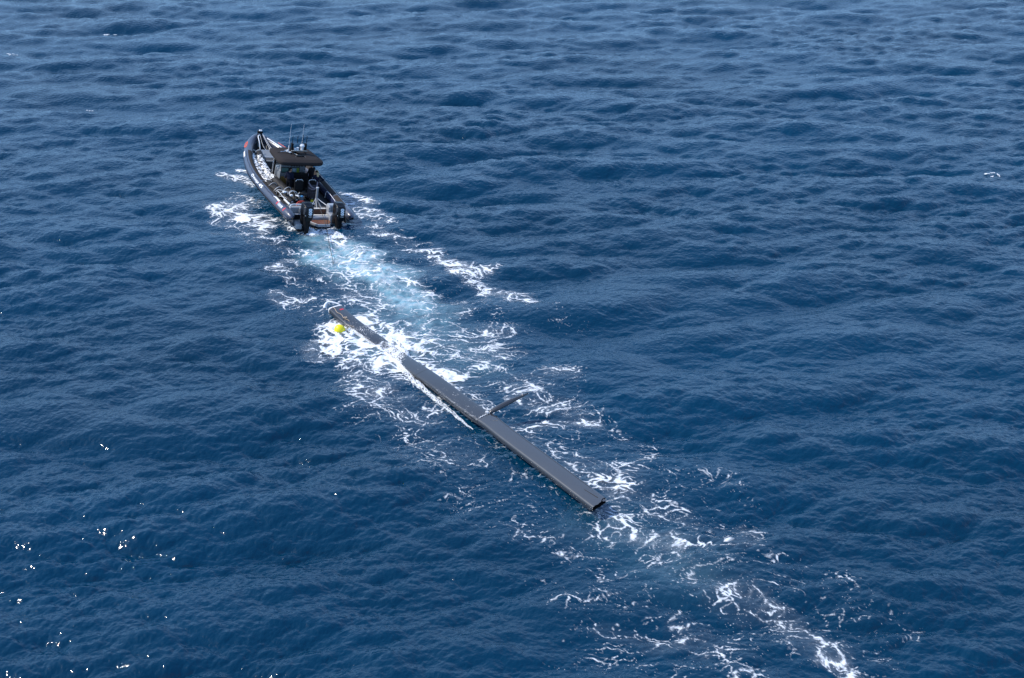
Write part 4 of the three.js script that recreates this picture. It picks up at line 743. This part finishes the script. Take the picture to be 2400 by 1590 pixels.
{
  const o = stow('bucket', 'grey bucket with a blue cloth behind the port helm seat', 'bucket', [-0.12, 0.43, -3.10]);
  part('pail', new THREE.LatheGeometry([[0.001, 0.0], [0.14, 0.0], [0.18, 0.36], [0.19, 0.37], [0.17, 0.36], [0.13, 0.03], [0.001, 0.03]].map((p) => new THREE.Vector2(...p)), 24), M.grey_post, o);
  mat('blue_cloth', [0.05, 0.25, 0.50], 0.8); part('cloth', box(0.05, 0.36, 0.0, 0.16, 0.10, 0.14, 0.045, 0.5), M.blue_cloth, o);
  part('handle', line([[-0.18, 0.34, 0], [-0.2, 0.52, 0.06], [-0.12, 0.62, 0.05]], 0.016), M.white_rope, o);
}
{
  const o = stow('tool_box', 'black box with a yellow label under the starboard helm seat', 'box', [0.50, 0.43, -3.06]);
  part('case', box(0, 0.16, 0, 0.30, 0.32, 0.26, 0.03), M.black_plastic, o); mat('yellow_label', [0.50, 0.44, 0.02], 0.6); part('label', box(0.02, 0.14, 0.133, 0.17, 0.17, 0.01, 0.004), M.yellow_label, o);
  part('lid', box(0.02, 0.29, 0.08, 0.15, 0.05, 0.10, 0.02), M.grey_panel, o);
}
{
  const o = stow('hose_reel', 'dark round hose reel with a red rim behind the port stern locker', 'hose reel', [-0.42, 0.62, -1.85]);
  const t = new THREE.TorusGeometry(0.36, 0.035, 10, 44); t.rotateX(-0.95); const t2 = new THREE.TorusGeometry(0.27, 0.014, 8, 40); t2.rotateX(-0.95); t2.translate(0, 0.03, 0.02);
  const drum = new THREE.CylinderGeometry(0.33, 0.33, 0.20, 36); drum.rotateX(0.62); drum.translate(0, -0.08, -0.03); part('drum', drum, M.black_plastic, o); part('rim', [t, t2], M.red_paint, o);
}
{
  const o = stow('folded_tarpaulin', 'blue and white folded tarpaulin on the deck before the tow post', 'tarpaulin', [0.25, 0.45, -2.75]);
  mat('blue_tarp', [0.05, 0.10, 0.19], 0.5); const g = grid(24, 14, (u, v) => [lerp(-0.55, 0.45, u), 0.05 + 0.04 * noise2(u * 7, v * 5) + 0.03 * noise2(u * 17, v * 11), lerp(-0.2, 0.28, v)]); g.computeVertexNormals(); part('sheet', g, M.blue_tarp, o);
  part('edge_tape', [box(-0.28, 0.12, 0.27, 0.22, 0.03, 0.03, 0.01), box(0.2, 0.10, 0.27, 0.30, 0.03, 0.03, 0.01)], M.white_film, o); part('red_tag', box(-0.30, 0.13, 0.31, 0.16, 0.05, 0.03, 0.01), M.red_paint, o);
}
{ // the tow line, post to mast
  const a = aboard(0.55, 1.02, -2.30), b = aboard(0.22, 0.42, 0.30), c = V(-9.5, seaHeight(-9.5, -69.8) + 0.06, -69.8), d = V(-8.9, -0.45, -66.6), e = mastPoint(-0.005, 0.05, -0.05);
  const o = thing('tow_line', 'thin dark tow line running from the boat stern down to the mast', 'rope'); mat('dark_rope', [0.05, 0.05, 0.05], 0.8);
  part('rope', sweep(new THREE.CatmullRomCurve3([a, aboard(0.36, 0.72, -1.0), b, b.clone().lerp(c, 0.5).add(V(0, -0.08, 0)), c, d, e], false, 'centripetal').getPoints(90), 0.016, 6), M.dark_rope, o);
}
// ---------------------------------------------------------------- the crew. A body is one field of tapered bones, meshed once
function blend(bones, lo, hi, cell, k, colour) {             // bones: [ax, ay, az, ar, bx, by, bz, br, tint]
  const size = Math.max(hi[0] - lo[0], hi[1] - lo[1], hi[2] - lo[2]), n = Math.min(120, Math.ceil(size / cell) + 2), mc = new MarchingCubes(n, new THREE.MeshBasicMaterial(), false, false, 120000), c = [(lo[0] + hi[0]) / 2, (lo[1] + hi[1]) / 2, (lo[2] + hi[2]) / 2], s = size / 2;
  const dist = (b, x, y, z) => { const lx = b[4] - b[0], ly = b[5] - b[1], lz = b[6] - b[2], t = clamp(((x - b[0]) * lx + (y - b[1]) * ly + (z - b[2]) * lz) / (lx * lx + ly * ly + lz * lz + 1e-9)); return Math.hypot(x - b[0] - lx * t, y - b[1] - ly * t, z - b[2] - lz * t) - lerp(b[3], b[7], t); };
  const f = (x, y, z) => { let d = 9; for (const b of bones) { const e = dist(b, x, y, z); if (e - d > k) continue; const h = clamp(0.5 + 0.5 * (d - e) / k); d = lerp(d, e, h) - k * h * (1 - h); } return d; };
  for (let z = 0; z < n; z++) for (let y = 0; y < n; y++) for (let x = 0; x < n; x++) mc.field[(z * n + y) * n + x] = -f(c[0] + (x / (n / 2) - 1) * s, c[1] + (y / (n / 2) - 1) * s, c[2] + (z / (n / 2) - 1) * s);
  mc.isolation = 0; mc.update();
  const p = mc.positionArray.slice(0, mc.count * 3), nm = mc.normalArray.slice(0, mc.count * 3), col = new Float32Array(mc.count * 3);
  for (let i = 0; i < mc.count; i++) { const x = (p[i * 3] = c[0] + p[i * 3] * s), y = (p[i * 3 + 1] = c[1] + p[i * 3 + 1] * s), z = (p[i * 3 + 2] = c[2] + p[i * 3 + 2] * s); let best = 9, t = 0; for (const b of bones) { const e = dist(b, x, y, z); if (e < best) { best = e; t = b[8]; } } col.set(colour(t, x, y, z), i * 3); }
  const g = new THREE.BufferGeometry(); g.setAttribute('position', new THREE.BufferAttribute(p, 3)); g.setAttribute('normal', new THREE.BufferAttribute(nm, 3)); g.setAttribute('color', new THREE.BufferAttribute(col, 3)); return g;
}
const SKIN = [0.42, 0.23, 0.15], NAVY = [0.007, 0.010, 0.026], DARK = [0.006, 0.006, 0.009], SHOE = [0.05, 0.05, 0.055];
mat('person', [1, 1, 1], 0.85, { vertexColors: true, specularIntensity: 0.3 });
function handBones(wrist, dir, palmDown, thumbSide, tint) {  // palm, four unequal curled fingers and a thumb
  const d = V(...dir).normalize(), s = V(...thumbSide).normalize(), p = V(...palmDown).normalize(), w = V(...wrist), B = [], at = (f, a, q) => w.clone().addScaledVector(d, f).addScaledVector(s, a).addScaledVector(p, q);
  const bone = (a, ra, b, rb) => B.push([a.x, a.y, a.z, ra, b.x, b.y, b.z, rb, tint]);
  for (const q of [-0.026, 0, 0.026]) bone(at(0.0, q * 0.6, 0), 0.021, at(0.085, q, 0.004), 0.017);
  [[0.030, 0.072], [0.010, 0.082], [-0.010, 0.076], [-0.029, 0.058]].forEach(([q, l]) => { const a = at(0.09, q, 0.004), b = at(0.09 + l * 0.5, q * 1.05, 0.016), c = at(0.09 + l * 0.78, q * 1.05, 0.042); bone(a, 0.0095, b, 0.009); bone(b, 0.009, c, 0.0075); });
  const t0 = at(0.03, 0.032, 0.006), t1 = at(0.06, 0.062, 0.016), t2 = at(0.092, 0.068, 0.03); bone(t0, 0.014, t1, 0.011); bone(t1, 0.011, t2, 0.009);
  return B;
}
function person(label, [x, y, z], facing, P) {
  const o = stow('person', label, 'person', [x, y, z]); o.rotateY(facing);
  const J = P.joints, body = [], b = (a, ra, c, rc, t) => body.push([...J[a], ra, ...J[c], rc, t]), k = P.scale;
  const spine = (y0, w0, y1, w1, dz, t) => { for (const q of [-1, -0.35, 0.35, 1]) body.push([q * w0, y0, dz, 0.095 * k, q * w1, y1, dz, 0.10 * k, t]); };
  spine(0.93 * k, 0.075 * k, 1.10 * k, 0.062 * k, 0.0, 'trousers'); spine(1.10 * k, 0.06 * k, 1.30 * k, 0.085 * k, 0.005, 'shirt'); spine(1.30 * k, 0.085 * k, 1.40 * k, 0.10 * k, 0.01, 'shirt');
  for (const s of ['l', 'r']) { b(s + 'sh', 0.070 * k, s + 'el', 0.046 * k, 'sleeve'); b(s + 'el', 0.043 * k, s + 'wr', 0.029 * k, P.long ? 'sleeve' : 'skin'); b(s + 'hip', 0.094 * k, s + 'kn', 0.060 * k, 'trousers'); b(s + 'kn', 0.056 * k, s + 'an', 0.038 * k, 'trousers'); b(s + 'an', 0.042 * k, s + 'toe', 0.034 * k, 'shoe'); body.push([J[s + 'an'][0], 0.035, J[s + 'an'][2] + 0.04, 0.040 * k, J[s + 'toe'][0], 0.03, J[s + 'toe'][2], 0.030 * k, 'shoe']); body.push([J.neck[0] * 0.5 + J[s + 'sh'][0] * 0.3, 1.44 * k, 0, 0.055 * k, ...J[s + 'sh'], 0.068 * k, 'shirt']); }
  b('neck', 0.058 * k, 'head', 0.056 * k, 'skin');
  const tint = { skin: SKIN, shirt: P.shirt, sleeve: P.shirt, trousers: DARK, shoe: SHOE }, pick = (t) => tint[t];
  const g1 = blend(body, [-0.55 * k, -0.03, -0.5 * k], [0.55 * k, 1.62 * k, 0.5 * k], 0.0155, 0.045, pick);
  const [hx, hy, hz] = J.head, turn = P.look, R = (px, py, pz) => [hx + px * Math.cos(turn) + pz * Math.sin(turn), hy + py, hz - px * Math.sin(turn) + pz * Math.cos(turn)], hb = (a, ra, c, rc, t = 'skin') => [...R(...a), ra, ...R(...c), rc, t];
  const headB = [hb([0, 0.10, 0.02], 0.083, [0, 0.125, -0.025], 0.080), hb([0, 0.02, -0.045], 0.052, [0, -0.005, -0.068], 0.034), hb([0.025, 0.03, -0.04], 0.05, [-0.025, 0.03, -0.04], 0.05), hb([0, 0.075, -0.090], 0.010, [0, 0.045, -0.112], 0.013), hb([-0.018, 0.005, -0.094], 0.007, [0.018, 0.005, -0.094], 0.007, 'lip'), ...[-1, 1].flatMap((s) => [hb([s * 0.030, 0.078, -0.086], 0.010, [s * 0.034, 0.078, -0.084], 0.010, 'eye'), hb([s * 0.012, 0.096, -0.094], 0.010, [s * 0.05, 0.094, -0.080], 0.008), hb([s * 0.083, 0.075, 0.01], 0.014, [s * 0.086, 0.045, 0.005], 0.010)])];
  const tintH = { skin: SKIN, eye: [0.03, 0.02, 0.015], lip: [0.36, 0.14, 0.11] };
  const g2 = blend(headB, [hx - 0.15, hy - 0.08, hz - 0.17], [hx + 0.15, hy + 0.25, hz + 0.15], 0.005, 0.016, (t) => tintH[t]);
  const hands = ['l', 'r'].map((s) => { const w = J[s + 'wr'], e = J[s + 'el'], d = [w[0] - e[0], w[1] - e[1], w[2] - e[2]], B = handBones(w, d, s === 'l' ? [0.8, -0.2, 0.1] : [-0.8, -0.2, 0.1], [0, 0.3, -1], 'skin'); return blend(B, [w[0] - 0.22, w[1] - 0.22, w[2] - 0.22], [w[0] + 0.22, w[1] + 0.22, w[2] + 0.22], 0.005, 0.008, () => SKIN); });
  part('body', mergeGeometries([g1, g2, ...hands]), M.person, o);
  const hairB = [hb([0, 0.135, 0.03], 0.083, [0, 0.155, -0.02], 0.076, 'h'), hb([0, 0.08, 0.055], 0.066, [0, 0.06, 0.06], 0.058, 'h'), ...(P.hair.long ? [hb([0, 0.05, 0.085], 0.055, [0.01, -0.13, 0.115], 0.048, 'h'), hb([-0.045, 0.06, 0.07], 0.045, [-0.04, -0.12, 0.10], 0.038, 'h'), hb([0.05, 0.06, 0.07], 0.045, [0.05, -0.12, 0.10], 0.036, 'h')] : [])];
  part('hair', blend(hairB, [hx - 0.16, hy - 0.2, hz - 0.16], [hx + 0.16, hy + 0.27, hz + 0.2], 0.008, 0.02, () => P.hair.rgb), M.person, o);
  P.extra?.(o, k);
  return o;
}
// joints: x to the person's right, y up, -z the way they face
const stand = (k, more) => ({ neck: [0, 1.47 * k, 0.0], head: [0, 1.56 * k, -0.02], lsh: [-0.185 * k, 1.41 * k, 0.01], rsh: [0.185 * k, 1.41 * k, 0.01], lel: [-0.235 * k, 1.12 * k, 0.03], rel: [0.235 * k, 1.12 * k, 0.03], lwr: [-0.23 * k, 0.88 * k, -0.08], rwr: [0.23 * k, 0.88 * k, -0.08], lhip: [-0.095 * k, 0.92 * k, 0], rhip: [0.095 * k, 0.92 * k, 0], lkn: [-0.11 * k, 0.50 * k, -0.03], rkn: [0.11 * k, 0.50 * k, -0.02], lan: [-0.12 * k, 0.085, 0.02], ran: [0.12 * k, 0.085, 0.02], ltoe: [-0.14 * k, 0.04, -0.15], rtoe: [0.14 * k, 0.04, -0.15], ...more });
person('dark haired person in navy polo shirt standing at the port side of the helm', [-0.56, 0.43, -4.15], -0.85, { scale: 1.0, look: -0.35, shirt: NAVY, long: false, hair: { rgb: [0.012, 0.010, 0.009] }, joints: stand(1.0, { lel: [-0.25, 1.12, 0.07], lwr: [-0.20, 0.90, -0.10], rel: [0.25, 1.14, -0.02], rwr: [0.20, 1.06, -0.26] }),
  extra: (o) => part('sleeve_patch', box(-0.275, 1.27, 0.02, 0.012, 0.05, 0.05, 0.004, 0, 0, -0.15), M.white_film, o) });
person('blond person in dark long sleeved top, seen from behind with hand on hip', [1.02, 0.43, -3.92], 0.10, { scale: 0.95, look: 0.35, shirt: NAVY, long: true, hair: { rgb: [0.46, 0.36, 0.20], long: true }, joints: stand(0.95, { rel: [0.44, 1.12, 0.06], rwr: [0.20, 0.98, -0.04], lel: [-0.30, 1.10, -0.02], lwr: [-0.30, 0.92, -0.20] }),
  extra: (o) => { part('red_print', box(0.0, 1.22, 0.112, 0.13, 0.03, 0.012, 0.005), M.red_tape, o); part('sleeve_print', box(-0.285, 1.22, 0.02, 0.012, 0.14, 0.05, 0.004, 0, 0, -0.3), M.grey_panel, o); part('cap', (() => { const g = new THREE.SphereGeometry(0.098, 20, 10, 0, TAU, 0, Math.PI * 0.52); g.translate(0, 1.555 * 0.95 + 0.055 + 0.07, 0.0); return join([g, box(0.05, 1.60, -0.12, 0.15, 0.012, 0.12, 0.005, 0.35)]); })(), M.seat_vinyl, o); } });
person('person in black standing at the wheel, under the starboard edge of the hardtop', [1.06, 0.43, -4.95], 0.5, { scale: 1.03, look: 0.4, shirt: [0.010, 0.010, 0.012], long: true, hair: { rgb: [0.012, 0.010, 0.009] }, joints: stand(1.03, { rel: [0.26, 1.16, -0.12], rwr: [0.10, 1.06, -0.36], lel: [-0.27, 1.16, -0.08], lwr: [-0.16, 1.06, -0.34] }) });
renderer.render(scene, camera);
